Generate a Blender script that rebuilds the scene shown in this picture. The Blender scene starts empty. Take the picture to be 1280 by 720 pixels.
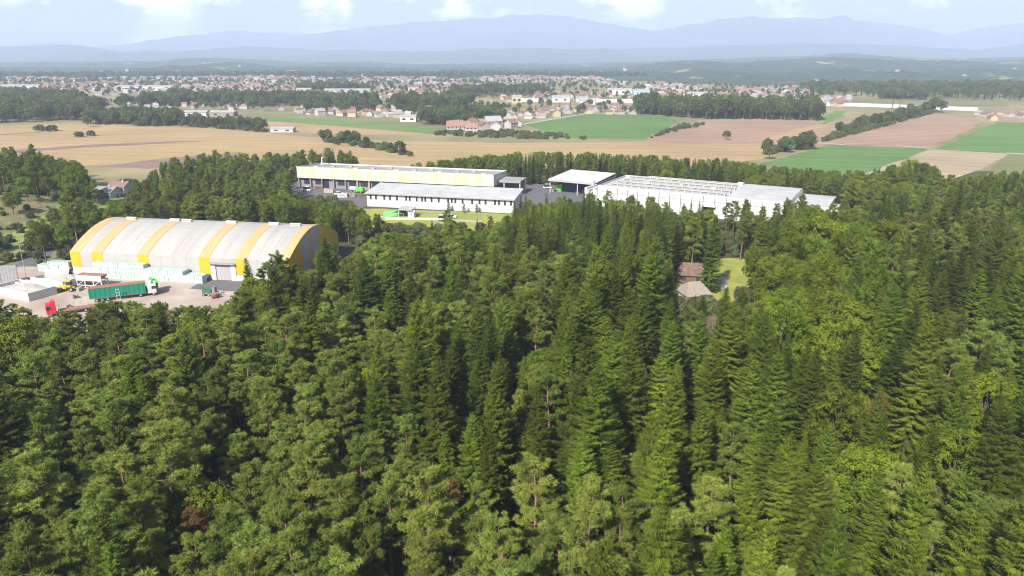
import bpy, bmesh, math, random
import numpy as np
from mathutils import Vector, Matrix
R = math.radians
random.seed(7)
rng = np.random.default_rng(11)
scene = bpy.context.scene

# ------------------------------------------------------------------ camera, sky, sun, exposure
CAM_Z, FPX, HORIZON = 62.0, 914.0, 70.0          # metres, focal length and horizon row of a 1280x720 frame
PITCH = math.atan((360 - HORIZON) / FPX)
cam_data = bpy.data.cameras.new('camera')
cam_data.sensor_width = 36.0
cam_data.lens = FPX / 1280 * 36.0
cam_data.clip_start = 0.5
cam_data.clip_end = 60000
camera = bpy.data.objects.new('camera', cam_data)
scene.collection.objects.link(camera)
camera.location = (0, 0, CAM_Z)
camera.rotation_euler = (R(90) - PITCH, 0, 0)
scene.camera = camera

SUN_EL, SUN_AZ = R(40), R(207)                    # azimuth clockwise from +Y: behind the camera, to the left
to_sun = Vector((math.sin(SUN_AZ) * math.cos(SUN_EL), math.cos(SUN_AZ) * math.cos(SUN_EL), math.sin(SUN_EL)))
sun_data = bpy.data.lights.new('sun', 'SUN')
sun_data.energy = 5.0
sun_data.angle = R(0.53)
sun_data.color = (1.0, 0.95, 0.87)
sun = bpy.data.objects.new('sun', sun_data)
scene.collection.objects.link(sun)
sun.rotation_euler = to_sun.to_track_quat('Z', 'Y').to_euler()

world = bpy.data.worlds.new('World')
scene.world = world
world.use_nodes = True
wn = world.node_tree
wn.nodes.clear()
w_out = wn.nodes.new('ShaderNodeOutputWorld')
w_bg = wn.nodes.new('ShaderNodeBackground')
w_sky = wn.nodes.new('ShaderNodeTexSky')
w_sky.sky_type = 'NISHITA'
w_sky.sun_disc = False
w_sky.sun_elevation = SUN_EL
w_sky.sun_rotation = SUN_AZ
w_sky.altitude = 300
w_sky.dust_density = 2.2
w_bg.inputs['Strength'].default_value = 0.08
# cumulus bank low over the horizon, all the way round
w_tc = wn.nodes.new('ShaderNodeTexCoord')
w_map = wn.nodes.new('ShaderNodeMapping')
w_map.inputs['Scale'].default_value = (1.0, 1.0, 2.0)
w_map.inputs['Rotation'].default_value = (0, 0, R(30))
w_noise = wn.nodes.new('ShaderNodeTexNoise')
w_noise.inputs['Scale'].default_value = 8.0
w_noise.inputs['Detail'].default_value = 8
w_noise.inputs['Roughness'].default_value = 0.58
w_ramp = wn.nodes.new('ShaderNodeValToRGB')
w_ramp.color_ramp.elements[0].position = 0.51
w_ramp.color_ramp.elements[1].position = 0.60
w_sep = wn.nodes.new('ShaderNodeSeparateXYZ')
w_band = wn.nodes.new('ShaderNodeMapRange')
w_band.inputs['From Min'].default_value = 0.42
w_band.inputs['From Max'].default_value = 0.09
w_mul = wn.nodes.new('ShaderNodeMath'); w_mul.operation = 'MULTIPLY'
w_mul2 = wn.nodes.new('ShaderNodeMath'); w_mul2.operation = 'MULTIPLY'
w_mul2.inputs[1].default_value = 0.95
w_mix = wn.nodes.new('ShaderNodeMix'); w_mix.data_type = 'RGBA'
w_mix.inputs['B'].default_value = (18.0, 17.4, 17.0, 1)
L = wn.links.new
L(w_tc.outputs['Generated'], w_map.inputs['Vector'])
L(w_map.outputs['Vector'], w_noise.inputs['Vector'])
L(w_noise.outputs['Fac'], w_ramp.inputs['Fac'])
L(w_tc.outputs['Generated'], w_sep.inputs['Vector'])
L(w_sep.outputs['Z'], w_band.inputs['Value'])
L(w_ramp.outputs['Color'], w_mul.inputs[0])
L(w_band.outputs['Result'], w_mul.inputs[1])
L(w_mul.outputs['Value'], w_mul2.inputs[0])
L(w_mul2.outputs['Value'], w_mix.inputs['Factor'])
L(w_sky.outputs['Color'], w_mix.inputs['A'])
L(w_mix.outputs['Result'], w_bg.inputs['Color'])
L(w_bg.outputs['Background'], w_out.inputs['Surface'])

vs = scene.view_settings
vs.view_transform = 'Standard'
vs.look = 'None'
vs.exposure = 1.0
vs.gamma = 1.0
vs.use_curve_mapping = False
scene.render.engine = 'CYCLES'
scene.cycles.max_bounces = 5
scene.cycles.diffuse_bounces = 3
scene.cycles.glossy_bounces = 2
scene.cycles.transmission_bounces = 3
scene.cycles.volume_bounces = 1
scene.cycles.pixel_filter_type = 'BLACKMAN_HARRIS'
scene.cycles.filter_width = 1.1
scene.cycles.sample_clamp_indirect = 4
scene.cycles.use_denoising = True
scene.cycles.denoiser = 'OPENIMAGEDENOISE'
scene.cycles.denoising_input_passes = 'RGB_ALBEDO_NORMAL'
scene.cycles.denoising_prefilter = 'ACCURATE'

# ------------------------------------------------------------------ helpers
SP, CP = math.sin(PITCH), math.cos(PITCH)
def at(u, v, z=0.0):
    """the place in the world, at height z, that the photograph shows at u, v (1280x720)"""
    x, y = (u - 640) / FPX, (360 - v) / FPX
    d = (x, CP + y * SP, -SP + y * CP)
    t = (z - CAM_Z) / d[2]
    return (d[0] * t, d[1] * t)
def pix(X, Y, Z):
    dz = Z - CAM_Z
    fw = Y * CP - dz * SP
    if fw < 1: fw = 1
    return 640 + FPX * X / fw, 360 - FPX * (Y * SP + dz * CP) / fw, fw
def smooth(a, b, x):
    t = np.clip((x - a) / (b - a), 0, 1)
    return t * t * (3 - 2 * t)
def ground_z(X, Y):
    X = np.asarray(X, float); Y = np.asarray(Y, float)
    z = 8.5 * np.exp(-(((X + 212) / 30) ** 2 + ((Y - 292) / 26) ** 2))
    z = z + 5.0 * np.exp(-(((X + 250) / 45) ** 2 + ((Y - 350) / 40) ** 2))
    return z
COL = scene.collection.objects
def link(o): COL.link(o); return o
def tag(o, label=None, cat=None, group=None, kind=None):
    if label: o['label'] = label
    if cat: o['category'] = cat
    if group: o['group'] = group
    if kind: o['kind'] = kind
    return o
def thing(name, label, cat, loc=(0, 0, 0), rz=0.0, group=None):
    o = link(bpy.data.objects.new(name, None))
    o.empty_display_size = 0.5
    o.location = loc; o.rotation_euler = (0, 0, rz)
    return tag(o, label, cat, group)
def new_obj(name, mesh, parent=None):
    o = link(bpy.data.objects.new(name, mesh))
    if parent: o.parent = parent
    return o
def copy_tree(o, parent=None):
    c = o.copy(); COL.link(c)
    if parent: c.parent = parent
    for ch in o.children: copy_tree(ch, c)
    return c

NUM = 'first second third fourth fifth sixth seventh eighth ninth tenth eleventh twelfth thirteenth fourteenth fifteenth sixteenth seventeenth eighteenth nineteenth twentieth twenty-first twenty-second twenty-third twenty-fourth twenty-fifth twenty-sixth twenty-seventh twenty-eighth twenty-ninth thirtieth'.split()
def from_left(i, n):
    if i == 0: return 'leftmost'
    if i == n - 1: return 'rightmost'
    if i <= n // 2 and i < 30: return NUM[i] + ' from left'
    return NUM[n - 1 - i] + ' from right' if n - 1 - i < 30 else 'midway'

class MB:
    """collects faces; build() links them as one mesh"""
    def __init__(s): s.v = []; s.f = []; s.m = []
    def _add(s, vs, fs, mi):
        b = len(s.v); s.v += [tuple(p) for p in vs]
        for f in fs: s.f.append(tuple(i + b for i in f)); s.m.append(mi)
    def box(s, x0, x1, y0, y1, z0, z1, mi=0):
        s._add([(x0,y0,z0),(x1,y0,z0),(x1,y1,z0),(x0,y1,z0),(x0,y0,z1),(x1,y0,z1),(x1,y1,z1),(x0,y1,z1)],
               [(0,3,2,1),(4,5,6,7),(0,1,5,4),(1,2,6,5),(2,3,7,6),(3,0,4,7)], mi); return s
    def bar(s, p, q, w, h=None, mi=0):
        p, q = Vector(p), Vector(q); d = (q - p).normalized(); h = h or w
        up = Vector((0,0,1)) if abs(d.z) < .95 else Vector((0,1,0))
        a = d.cross(up).normalized() * w / 2; b = a.cross(d).normalized() * h / 2
        s._add([p-a-b,p+a-b,p+a+b,p-a+b,q-a-b,q+a-b,q+a+b,q-a+b],
               [(0,3,2,1),(4,5,6,7),(0,1,5,4),(1,2,6,5),(2,3,7,6),(3,0,4,7)], mi); return s
    def prism(s, prof, x0, x1, mi=0):
        """profile of (y, z), extruded along x"""
        n = len(prof)
        s._add([(x0,y,z) for y, z in prof] + [(x1,y,z) for y, z in prof],
               [tuple(range(n-1,-1,-1)), tuple(range(n, 2*n))] + [(i,(i+1)%n,(i+1)%n+n,i+n) for i in range(n)], mi); return s
    def cyl(s, p, q, r, r2=None, n=10, mi=0):
        p, q = Vector(p), Vector(q); d = (q - p).normalized(); r2 = r if r2 is None else r2
        up = Vector((0,0,1)) if abs(d.z) < .95 else Vector((0,1,0))
        a = d.cross(up).normalized(); b = a.cross(d)
        ring = [a*math.cos(2*math.pi*i/n) + b*math.sin(2*math.pi*i/n) for i in range(n)]
        s._add([p+c*r for c in ring] + [q+c*r2 for c in ring],
               [tuple(range(n-1,-1,-1)), tuple(range(n,2*n))] + [(i,(i+1)%n,(i+1)%n+n,i+n) for i in range(n)], mi); return s
    def quad(s, a, b, c, d, mi=0): s._add([a,b,c,d], [(0,1,2,3)], mi); return s
    def mesh(s, name, mats):
        me = bpy.data.meshes.new(name); me.from_pydata(s.v, [], s.f)
        for m in (mats if isinstance(mats, (list, tuple)) else [mats]): me.materials.append(m)
        if any(s.m): me.polygons.foreach_set('material_index', s.m)
        bm = bmesh.new(); bm.from_mesh(me); bmesh.ops.recalc_face_normals(bm, faces=bm.faces); bm.to_mesh(me); bm.free()
        return me
    def build(s, name, mats, parent=None, bevel=0):
        o = new_obj(name, s.mesh(name, mats), parent)
        if bevel:
            md = o.modifiers.new('bevel', 'BEVEL'); md.width = bevel; md.segments = 2; md.limit_method = 'ANGLE'
        return o

# ------------------------------------------------------------------ materials
def material(name, col, rough=0.7, var=0.15, scale=3.0, bump=0.0, bscale=None, spec=0.3, col2=None, c2scale=None, detail=5, metal=0.0, stretch=None, obj_rand=0.0):
    m = bpy.data.materials.new(name); m.use_nodes = True
    nt = m.node_tree; b = nt.nodes['Principled BSDF']; lk = nt.links.new
    b.inputs['Roughness'].default_value = rough
    b.inputs['Specular IOR Level'].default_value = spec
    b.inputs['Metallic'].default_value = metal
    tc = nt.nodes.new('ShaderNodeTexCoord'); vec = tc.outputs['Object']
    if stretch:
        mp = nt.nodes.new('ShaderNodeMapping'); mp.inputs['Scale'].default_value = stretch[:3]
        if len(stretch) > 3: mp.inputs['Rotation'].default_value = (0, 0, stretch[3])
        lk(vec, mp.inputs['Vector']); vec = mp.outputs['Vector']
    n = nt.nodes.new('ShaderNodeTexNoise'); n.inputs['Scale'].default_value = scale; n.inputs['Detail'].default_value = detail
    lk(vec, n.inputs['Vector'])
    cur = None
    if col2:
        n2 = nt.nodes.new('ShaderNodeTexNoise'); n2.inputs['Scale'].default_value = c2scale or scale * .3; n2.inputs['Detail'].default_value = 4
        lk(vec, n2.inputs['Vector'])
        rp = nt.nodes.new('ShaderNodeValToRGB'); rp.color_ramp.elements[0].position = .40; rp.color_ramp.elements[1].position = .62
        lk(n2.outputs['Fac'], rp.inputs['Fac'])
        mx = nt.nodes.new('ShaderNodeMix'); mx.data_type = 'RGBA'
        mx.inputs['A'].default_value = (*col, 1); mx.inputs['B'].default_value = (*col2, 1)
        lk(rp.outputs['Color'], mx.inputs['Factor']); cur = mx.outputs['Result']
    mr = nt.nodes.new('ShaderNodeMapRange'); mr.inputs['From Min'].default_value = .25; mr.inputs['From Max'].default_value = .75
    mr.inputs['To Min'].default_value = 1 - var; mr.inputs['To Max'].default_value = 1 + var
    lk(n.outputs['Fac'], mr.inputs['Value'])
    hs = nt.nodes.new('ShaderNodeHueSaturation')
    if cur: lk(cur, hs.inputs['Color'])
    else: hs.inputs['Color'].default_value = (*col, 1)
    val = mr.outputs['Result']
    if obj_rand:
        oi = nt.nodes.new('ShaderNodeObjectInfo'); r2 = nt.nodes.new('ShaderNodeMapRange')
        r2.inputs['To Min'].default_value = 1 - obj_rand; r2.inputs['To Max'].default_value = 1 + obj_rand
        lk(oi.outputs['Random'], r2.inputs['Value'])
        mm = nt.nodes.new('ShaderNodeMath'); mm.operation = 'MULTIPLY'
        lk(val, mm.inputs[0]); lk(r2.outputs['Result'], mm.inputs[1]); val = mm.outputs['Value']
    lk(val, hs.inputs['Value'])
    lk(hs.outputs['Color'], b.inputs['Base Color'])
    if bump:
        bn = nt.nodes.new('ShaderNodeTexNoise'); bn.inputs['Scale'].default_value = bscale or scale * 3; bn.inputs['Detail'].default_value = 6
        lk(vec, bn.inputs['Vector'])
        bp = nt.nodes.new('ShaderNodeBump'); bp.inputs['Strength'].default_value = 1.0; bp.inputs['Distance'].default_value = bump
        lk(bn.outputs['Fac'], bp.inputs['Height']); lk(bp.outputs['Normal'], b.inputs['Normal'])
    return m

def foliage(name, col_a, col_b, hue=0.02, val=0.22, trans=0.22, rough=0.55):
    """leaf colour runs from col_a to col_b with the mesh's own 'tone' attribute; each tree has its own tint"""
    m = bpy.data.materials.new(name); m.use_nodes = True
    nt = m.node_tree; b = nt.nodes['Principled BSDF']; lk = nt.links.new
    b.inputs['Roughness'].default_value = rough; b.inputs['Specular IOR Level'].default_value = 0.10
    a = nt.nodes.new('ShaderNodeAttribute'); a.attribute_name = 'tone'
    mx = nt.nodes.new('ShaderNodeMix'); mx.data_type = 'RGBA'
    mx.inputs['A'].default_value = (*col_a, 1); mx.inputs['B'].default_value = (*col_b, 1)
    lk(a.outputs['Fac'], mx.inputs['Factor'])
    oi = nt.nodes.new('ShaderNodeObjectInfo')
    hs = nt.nodes.new('ShaderNodeHueSaturation')
    m1 = nt.nodes.new('ShaderNodeMapRange'); m1.inputs['To Min'].default_value = .5 - hue; m1.inputs['To Max'].default_value = .5 + hue
    m2 = nt.nodes.new('ShaderNodeMapRange'); m2.inputs['To Min'].default_value = 1 - val; m2.inputs['To Max'].default_value = 1 + val
    fr = nt.nodes.new('ShaderNodeMath'); fr.operation = 'MULTIPLY'; fr.inputs[1].default_value = 7.31
    fc = nt.nodes.new('ShaderNodeMath'); fc.operation = 'FRACT'
    lk(oi.outputs['Random'], m1.inputs['Value']); lk(oi.outputs['Random'], fr.inputs[0]); lk(fr.outputs[0], fc.inputs[0])
    lk(fc.outputs[0], m2.inputs['Value'])
    lk(m1.outputs['Result'], hs.inputs['Hue']); lk(m2.outputs['Result'], hs.inputs['Value'])
    lk(mx.outputs['Result'], hs.inputs['Color'])
    lk(hs.outputs['Color'], b.inputs['Base Color'])
    gm = nt.nodes.new('ShaderNodeMix'); gm.data_type = 'RGBA'; gm.blend_type = 'MULTIPLY'; gm.inputs['Factor'].default_value = 1
    gm.inputs['B'].default_value = (1.35, 1.55, .8, 1); lk(hs.outputs['Color'], gm.inputs['A'])
    tr = nt.nodes.new('ShaderNodeBsdfTranslucent'); lk(gm.outputs['Result'], tr.inputs['Color'])
    ms = nt.nodes.new('ShaderNodeMixShader'); ms.inputs['Fac'].default_value = trans
    out = nt.nodes['Material Output']
    lk(b.outputs['BSDF'], ms.inputs[1]); lk(tr.outputs['BSDF'], ms.inputs[2]); lk(ms.outputs['Shader'], out.inputs['Surface'])
    return m

M = {}
M['pine'] = foliage('pine_needles', (.088, .124, .020), (.215, .256, .050), hue=.018, val=.30, trans=.24)
M['spruce'] = foliage('spruce_needles', (.034, .060, .006), (.118, .155, .013), hue=.018, val=.46, trans=.24)
M['leaf'] = foliage('broad_leaves', (.076, .115, .008), (.172, .215, .017), hue=.018, val=.28, trans=.24)
M['far_leaf'] = foliage('hazed_field_tree_leaves', (.09, .12, .04), (.18, .21, .08), hue=.035, val=.3, trans=.4)  # distance haze put into the colour: paler and bluer than the near leaves
M['dry'] = foliage('withered_twigs', (.19, .13, .085), (.30, .21, .14), hue=.01, val=.15)
M['copper'] = foliage('rust_coloured_leaves', (.15, .085, .035), (.24, .14, .06), hue=.01, val=.2)
M['shrub'] = foliage('shrub_leaves', (.10, .12, .045), (.20, .21, .09), hue=.03, val=.3, trans=.3)
M['bark_pine'] = material('pine_bark', (.23, .13, .08), .9, .3, 6, bump=.03, col2=(.15, .10, .075), c2scale=1.2)
M['bark'] = material('grey_bark', (.11, .09, .07), .9, .3, 6, bump=.03)
M['bark_pale'] = material('pale_bark', (.38, .34, .29), .9, .25, 6, bump=.02)
M['ground'] = material('plain_ground', (.17, .165, .075), .95, .25, .02, col2=(.24, .20, .105), c2scale=.006)
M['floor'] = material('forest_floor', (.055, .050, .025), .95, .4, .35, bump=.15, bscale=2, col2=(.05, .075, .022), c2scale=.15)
M['white'] = material('white_paint', (.46, .46, .45), .6, .04, .6)
M['white2'] = material('chalky_white_wall', (.48, .48, .465), .75, .10, .35)
M['cream'] = material('cream_panel', (.46, .44, .365), .55, .05, .4)
M['creamy'] = material('pale_yellow_panel', (.46, .435, .30), .55, .05, .4)
M['yellow'] = material('yellow_sheet', (.47, .325, .025), .45, .06, .5)
M['yellow_roof'] = material('sheen_yellow_sheet', (.42, .295, .145), .4, .12, .7, stretch=(1, .12, .12))  # the roof's sky sheen put into the colour: paler than the wall's yellow
M['grey_sheet'] = material('light_grey_sheet', (.345, .335, .315), .45, .10, .7, stretch=(1, .12, .12), col2=(.305, .295, .275), c2scale=.35)
M['grey_roof'] = material('grey_membrane_roof', (.28, .28, .285), .6, .12, .25, col2=(.24, .235, .23), c2scale=.08)
M['pale_sheet'] = material('pale_grey_wall_sheet', (.34, .335, .325), .5, .05, .4)
M['light_roof'] = material('pale_grey_roof_sheet', (.40, .40, .40), .55, .12, .3, col2=(.36, .36, .355), c2scale=.1)
M['lilac'] = material('pale_lilac_grey_sheet', (.34, .325, .355), .5, .05, .4)
M['dark'] = material('dark_opening', (.018, .019, .024), .8, .2, 1)
M['slate'] = material('slate_blue_facade', (.20, .195, .22), .6, .15, .6)
M['navy'] = material('navy_sheet', (.02, .035, .085), .6, .2, .6)
M['steel'] = material('grey_steel', (.28, .28, .29), .5, .15, 1.2)
M['glass'] = material('dark_window_glass', (.03, .035, .045), .12, .1, 1, spec=.5)
M['skylight'] = material('clouded_skylight', (.24, .25, .27), .3, .15, .5, spec=.5)
M['asphalt'] = material('asphalt', (.11, .11, .115), .9, .15, .3, bump=.01, bscale=8)
M['yard'] = material('trodden_pale_yard', (.31, .25, .205), .95, .14, .12, bump=.03, bscale=3, col2=(.37, .315, .27), c2scale=.06)
M['road'] = material('pale_road', (.34, .325, .30), .9, .1, .2)
M['concrete'] = material('pale_concrete', (.42, .41, .385), .85, .1, .6)
M['gravel'] = material('pale_gravel_pile', (.36, .34, .31), .95, .25, 2.5, bump=.12, bscale=4)
M['mint'] = material('mint_wrapping_film', (.41, .465, .44), .35, .12, 1.4, spec=.5, obj_rand=.12)
M['mint_dark'] = material('mint_bale_strap', (.30, .40, .37), .5, .1, 2)
M['teal'] = material('teal_tarpaulin', (.012, .19, .125), .5, .08, .6)
M['green'] = material('bright_green_paint', (.12, .48, .05), .5, .1, .8)
M['turf'] = material('light_green_court', (.18, .62, .16), .8, .05, .4)
M['dkgreen'] = material('dark_green_tarpaulin', (.01, .10, .045), .6, .1, .8)
M['red'] = material('red_lorry_paint', (.52, .02, .035), .35, .05, .8, spec=.5)
M['rust'] = material('rusty_load', (.27, .13, .09), .9, .25, 1.6, bump=.05)
M['rubber'] = material('black_rubber', (.02, .02, .02), .85, .1, 3)
M['loader'] = material('loader_yellow_paint', (.60, .38, .03), .45, .1, 1)
M['tile_red'] = material('red_roof_tiles', (.20, .115, .09), .8, .2, .8, obj_rand=.25)
M['tile_brown'] = material('brown_roof_tiles', (.21, .135, .11), .8, .2, .8, obj_rand=.25)
M['tile_grey'] = material('grey_roof_tiles', (.26, .25, .25), .8, .15, .8, obj_rand=.25)
M['tile_pink'] = material('weathered_pink_roof_tiles', (.145, .092, .076), .9, .35, .9)
M['tile_beige'] = material('weathered_beige_roof_sheet', (.24, .205, .172), .8, .15, .9)
M['plaster'] = material('white_plaster', (.35, .34, .32), .85, .06, .5, obj_rand=.12)
M['plaster2'] = material('ochre_plaster', (.40, .33, .23), .85, .06, .5, obj_rand=.12)
M['wood'] = material('brown_timber_and_wall_shade', (.13, .085, .055), .85, .25, 2)
M['car_white'] = material('white_car_paint', (.75, .75, .75), .3, .03, 1, spec=.5)
M['car_dark'] = material('dark_car_paint', (.06, .07, .09), .3, .03, 1, spec=.5)
M['lawn'] = material('mown_lawn', (.21, .235, .045), .95, .15, .25, bump=.06, bscale=2.5, col2=(.27, .27, .06), c2scale=.08)
M['meadow'] = material('bright_meadow', (.145, .20, .04), .95, .2, .2, bump=.1, bscale=1.8, col2=(.19, .215, .06), c2scale=.06)
M['drygrass'] = material('dry_hillside_grass', (.17, .135, .068), .95, .28, .3, bump=.25, bscale=1.4, col2=(.13, .13, .05), c2scale=.09)

def field_mat(name, c, c2, rz, var=.10):
    m = material(name, c, .95, var, .35, bump=.08, bscale=1.0, col2=c2, c2scale=.06, stretch=(.10, 1.6, 1, rz))
    nt = m.node_tree; hs = next(n for n in nt.nodes if n.type == 'HUE_SAT'); mp = next(n for n in nt.nodes if n.type == 'MAPPING')
    src = hs.inputs['Value'].links[0].from_socket; tc = next(n for n in nt.nodes if n.type == 'TEX_COORD')
    rot = nt.nodes.new('ShaderNodeMapping'); rot.inputs['Rotation'].default_value = (0, 0, rz); nt.links.new(tc.outputs['Object'], rot.inputs['Vector'])
    wv = nt.nodes.new('ShaderNodeTexWave'); wv.bands_direction = 'Y'; wv.inputs['Scale'].default_value = .018; wv.inputs['Distortion'].default_value = 1.5; wv.inputs['Detail'].default_value = 3
    nt.links.new(rot.outputs['Vector'], wv.inputs['Vector'])
    big = nt.nodes.new('ShaderNodeTexNoise'); big.inputs['Scale'].default_value = .012; big.inputs['Detail'].default_value = 5; nt.links.new(tc.outputs['Object'], big.inputs['Vector'])
    r1 = nt.nodes.new('ShaderNodeMapRange'); r1.inputs['To Min'].default_value = .94; r1.inputs['To Max'].default_value = 1.05; nt.links.new(wv.outputs['Fac'], r1.inputs['Value'])
    r2 = nt.nodes.new('ShaderNodeMapRange'); r2.inputs['From Min'].default_value = .3; r2.inputs['From Max'].default_value = .7; r2.inputs['To Min'].default_value = .86; r2.inputs['To Max'].default_value = 1.12; nt.links.new(big.outputs['Fac'], r2.inputs['Value'])
    a = nt.nodes.new('ShaderNodeMath'); a.operation = 'MULTIPLY'; b = nt.nodes.new('ShaderNodeMath'); b.operation = 'MULTIPLY'
    nt.links.new(src, a.inputs[0]); nt.links.new(r1.outputs[0], a.inputs[1]); nt.links.new(a.outputs[0], b.inputs[0]); nt.links.new(r2.outputs[0], b.inputs[1]); nt.links.new(b.outputs[0], hs.inputs['Value'])
    return m
M['f_tan'] = field_mat('straw_stubble', (0.335, 0.232, 0.122), (0.295, 0.212, 0.105), .25)
M['f_tan2'] = field_mat('ripe_straw_field', (0.31, 0.23, 0.10), (0.335, 0.238, 0.122), .1)
M['f_pink'] = field_mat('bare_pinkish_soil', (0.266, 0.174, 0.122), (0.296, 0.196, 0.133), -.5)
M['f_brown'] = field_mat('ploughed_soil', (0.178, 0.122, 0.096), (0.207, 0.141, 0.111), .25)
M['f_green'] = field_mat('green_crop', (0.081, 0.155, 0.037), (0.100, 0.174, 0.044), .3, .12)
M['f_green2'] = field_mat('light_green_crop', (0.111, 0.192, 0.044), (0.089, 0.174, 0.037), .3, .12)
M['f_beige'] = field_mat('dry_beige_field', (0.326, 0.255, 0.167), (0.289, 0.237, 0.148), .7)
M['f_olive'] = field_mat('olive_pasture', (0.141, 0.148, 0.056), (0.163, 0.155, 0.067), .2)
def hill_mat(name, forest, meadow, sc, lim):
    m = material(name, forest, .95, .45, sc * 6)
    nt = m.node_tree; hs = next(n for n in nt.nodes if n.type == 'HUE_SAT'); tc = next(n for n in nt.nodes if n.type == 'TEX_COORD')
    n = nt.nodes.new('ShaderNodeTexNoise'); n.inputs['Scale'].default_value = sc; n.inputs['Detail'].default_value = 5; n.inputs['Roughness'].default_value = .6
    mp = nt.nodes.new('ShaderNodeMapping'); mp.inputs['Scale'].default_value = (.6, .35, 1)
    nt.links.new(tc.outputs['Object'], mp.inputs['Vector']); nt.links.new(mp.outputs['Vector'], n.inputs['Vector'])
    rp = nt.nodes.new('ShaderNodeValToRGB'); rp.color_ramp.elements[0].position = lim; rp.color_ramp.elements[1].position = lim + .035
    nt.links.new(n.outputs['Fac'], rp.inputs['Fac'])
    mx = nt.nodes.new('ShaderNodeMix'); mx.data_type = 'RGBA'; mx.inputs['A'].default_value = (*forest, 1); mx.inputs['B'].default_value = (*meadow, 1)
    nt.links.new(rp.outputs['Color'], mx.inputs['Factor']); nt.links.new(mx.outputs['Result'], hs.inputs['Color'])
    return m
M['hill'] = hill_mat('distant_forest', (.035, .055, .028), (.20, .22, .09), .009, .62)
M['mountain'] = hill_mat('mountain_forest', (.03, .048, .03), (.12, .14, .06), .0022, .64)

# ------------------------------------------------------------------ ground, fields, roads, hills
def grid_mesh(name, xs, ys, zf, mat, keep=None):
    X, Y = np.meshgrid(xs, ys); Z = zf(X, Y)
    v = np.stack([X.ravel(), Y.ravel(), np.broadcast_to(Z, X.shape).ravel()], 1)
    nx, ny = len(xs), len(ys)
    i = (np.arange(ny - 1)[:, None] * nx + np.arange(nx - 1)[None]).ravel()
    f = np.stack([i, i + 1, i + 1 + nx, i + nx], 1)
    if keep is not None:
        c = v[f].mean(1); f = f[keep(c[:, 0], c[:, 1])]
        used = np.unique(f); re = np.full(len(v), -1); re[used] = np.arange(len(used)); f = re[f]; v = v[used]
    me = bpy.data.meshes.new(name); me.from_pydata(v.tolist(), [], f.tolist()); me.materials.append(mat)
    me.polygons.foreach_set('use_smooth', np.ones(len(me.polygons), bool)); me.update()
    return new_obj(name, me)
def in_poly(poly, X, Y):
    X = np.asarray(X, float); Y = np.asarray(Y, float); r = np.zeros(X.shape, bool); j = len(poly) - 1
    for i in range(len(poly)):
        xi, yi = poly[i]; xj, yj = poly[j]
        r ^= ((yi > Y) != (yj > Y)) & (X < (xj - xi) * (Y - yi) / ((yj - yi) or 1e-9) + xi); j = i
    return r
xs = np.unique(np.concatenate([np.linspace(-19000, 19000, 61), np.linspace(-340, -100, 61)]))
ys = np.unique(np.concatenate([np.linspace(-400, 19000, 51), np.linspace(200, 460, 66)]))
tag(grid_mesh('ground', xs, ys, ground_z, M['ground']), kind='structure')

SHEET = [0]
def sheet(name, pts, mat, z, px=True, jag=0):
    p = [at(*q) for q in pts] if px else pts
    rj = random.Random(len(pts) * 13 + int(p[0][0])); q = []
    for i, a in enumerate(p):                     # uneven margins
        b = p[(i + 1) % len(p)]; l = math.hypot(b[0] - a[0], b[1] - a[1]); n = max(1, int(l / (22 if px else 4))); k = min(1.6 if px else .5, l * .05)
        q += [(a[0] + (b[0] - a[0]) * j / n + (rj.gauss(0, k) if j else 0), a[1] + (b[1] - a[1]) * j / n + (rj.gauss(0, k) if j else 0)) for j in range(n)]
    p = q
    me = bpy.data.meshes.new(name); me.from_pydata([(x, y, z) for x, y in p], [], [tuple(range(len(p)))]); me.materials.append(mat)
    bm = bmesh.new(); bm.from_mesh(me); bmesh.ops.triangulate(bm, faces=bm.faces)
    for f in bm.faces:
        if f.normal.z < 0: f.normal_flip()
    bm.to_mesh(me); bm.free()
    return tag(new_obj(name, me), kind='structure')
def strip(name, pts, w, mat, z, px=True):
    p = [Vector(at(*q)) if px else Vector(q) for q in pts]
    mb = MB()
    L_, R_ = [], []
    for i, q in enumerate(p):
        d = (p[min(i+1, len(p)-1)] - p[max(i-1, 0)]).normalized(); n = Vector((-d.y, d.x)) * w / 2
        L_.append((*(q + n), z)); R_.append((*(q - n), z))
    for i in range(len(p) - 1): mb.quad(R_[i], R_[i+1], L_[i+1], L_[i])
    return tag(mb.build(name, mat), kind='structure')

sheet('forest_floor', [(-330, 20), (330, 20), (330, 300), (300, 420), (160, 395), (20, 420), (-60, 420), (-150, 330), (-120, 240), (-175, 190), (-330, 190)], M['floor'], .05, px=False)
sheet('stubble_field', [(-160, 180), (-20, 170), (60, 165), (150, 158), (240, 160), (330, 166), (400, 172), (480, 176), (640, 179), (805, 177), (880, 150), (950, 148), (1040, 153), (1005, 178), (960, 198), (860, 208), (640, 208), (440, 212), (220, 222), (100, 226), (-160, 226)], M['f_tan'], .04)
sheet('straw_field', [(60, 201), (210, 186), (420, 178), (440, 181), (250, 190), (205, 198), (110, 207)], M['f_tan2'], .08)
sheet('straw_field', [(455, 186), (640, 188), (820, 186), (820, 193), (640, 197), (480, 195)], M['f_tan2'], .08)
sheet('ploughed_field', [(100, 211), (205, 198), (300, 190), (300, 199), (205, 209), (100, 221)], M['f_brown'], .10)
sheet('bare_soil_field', [(90, 221), (205, 209), (300, 201), (300, 214), (90, 228)], M['f_pink'], .09)
sheet('fallow_strip', [(-20, 190), (110, 181), (260, 176), (110, 184), (-20, 195)], M['f_brown'], .12)
sheet('straw_field', [(300, 150), (400, 156), (520, 166), (560, 170), (420, 168), (330, 163), (230, 156)], M['f_tan'], .07)
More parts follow.
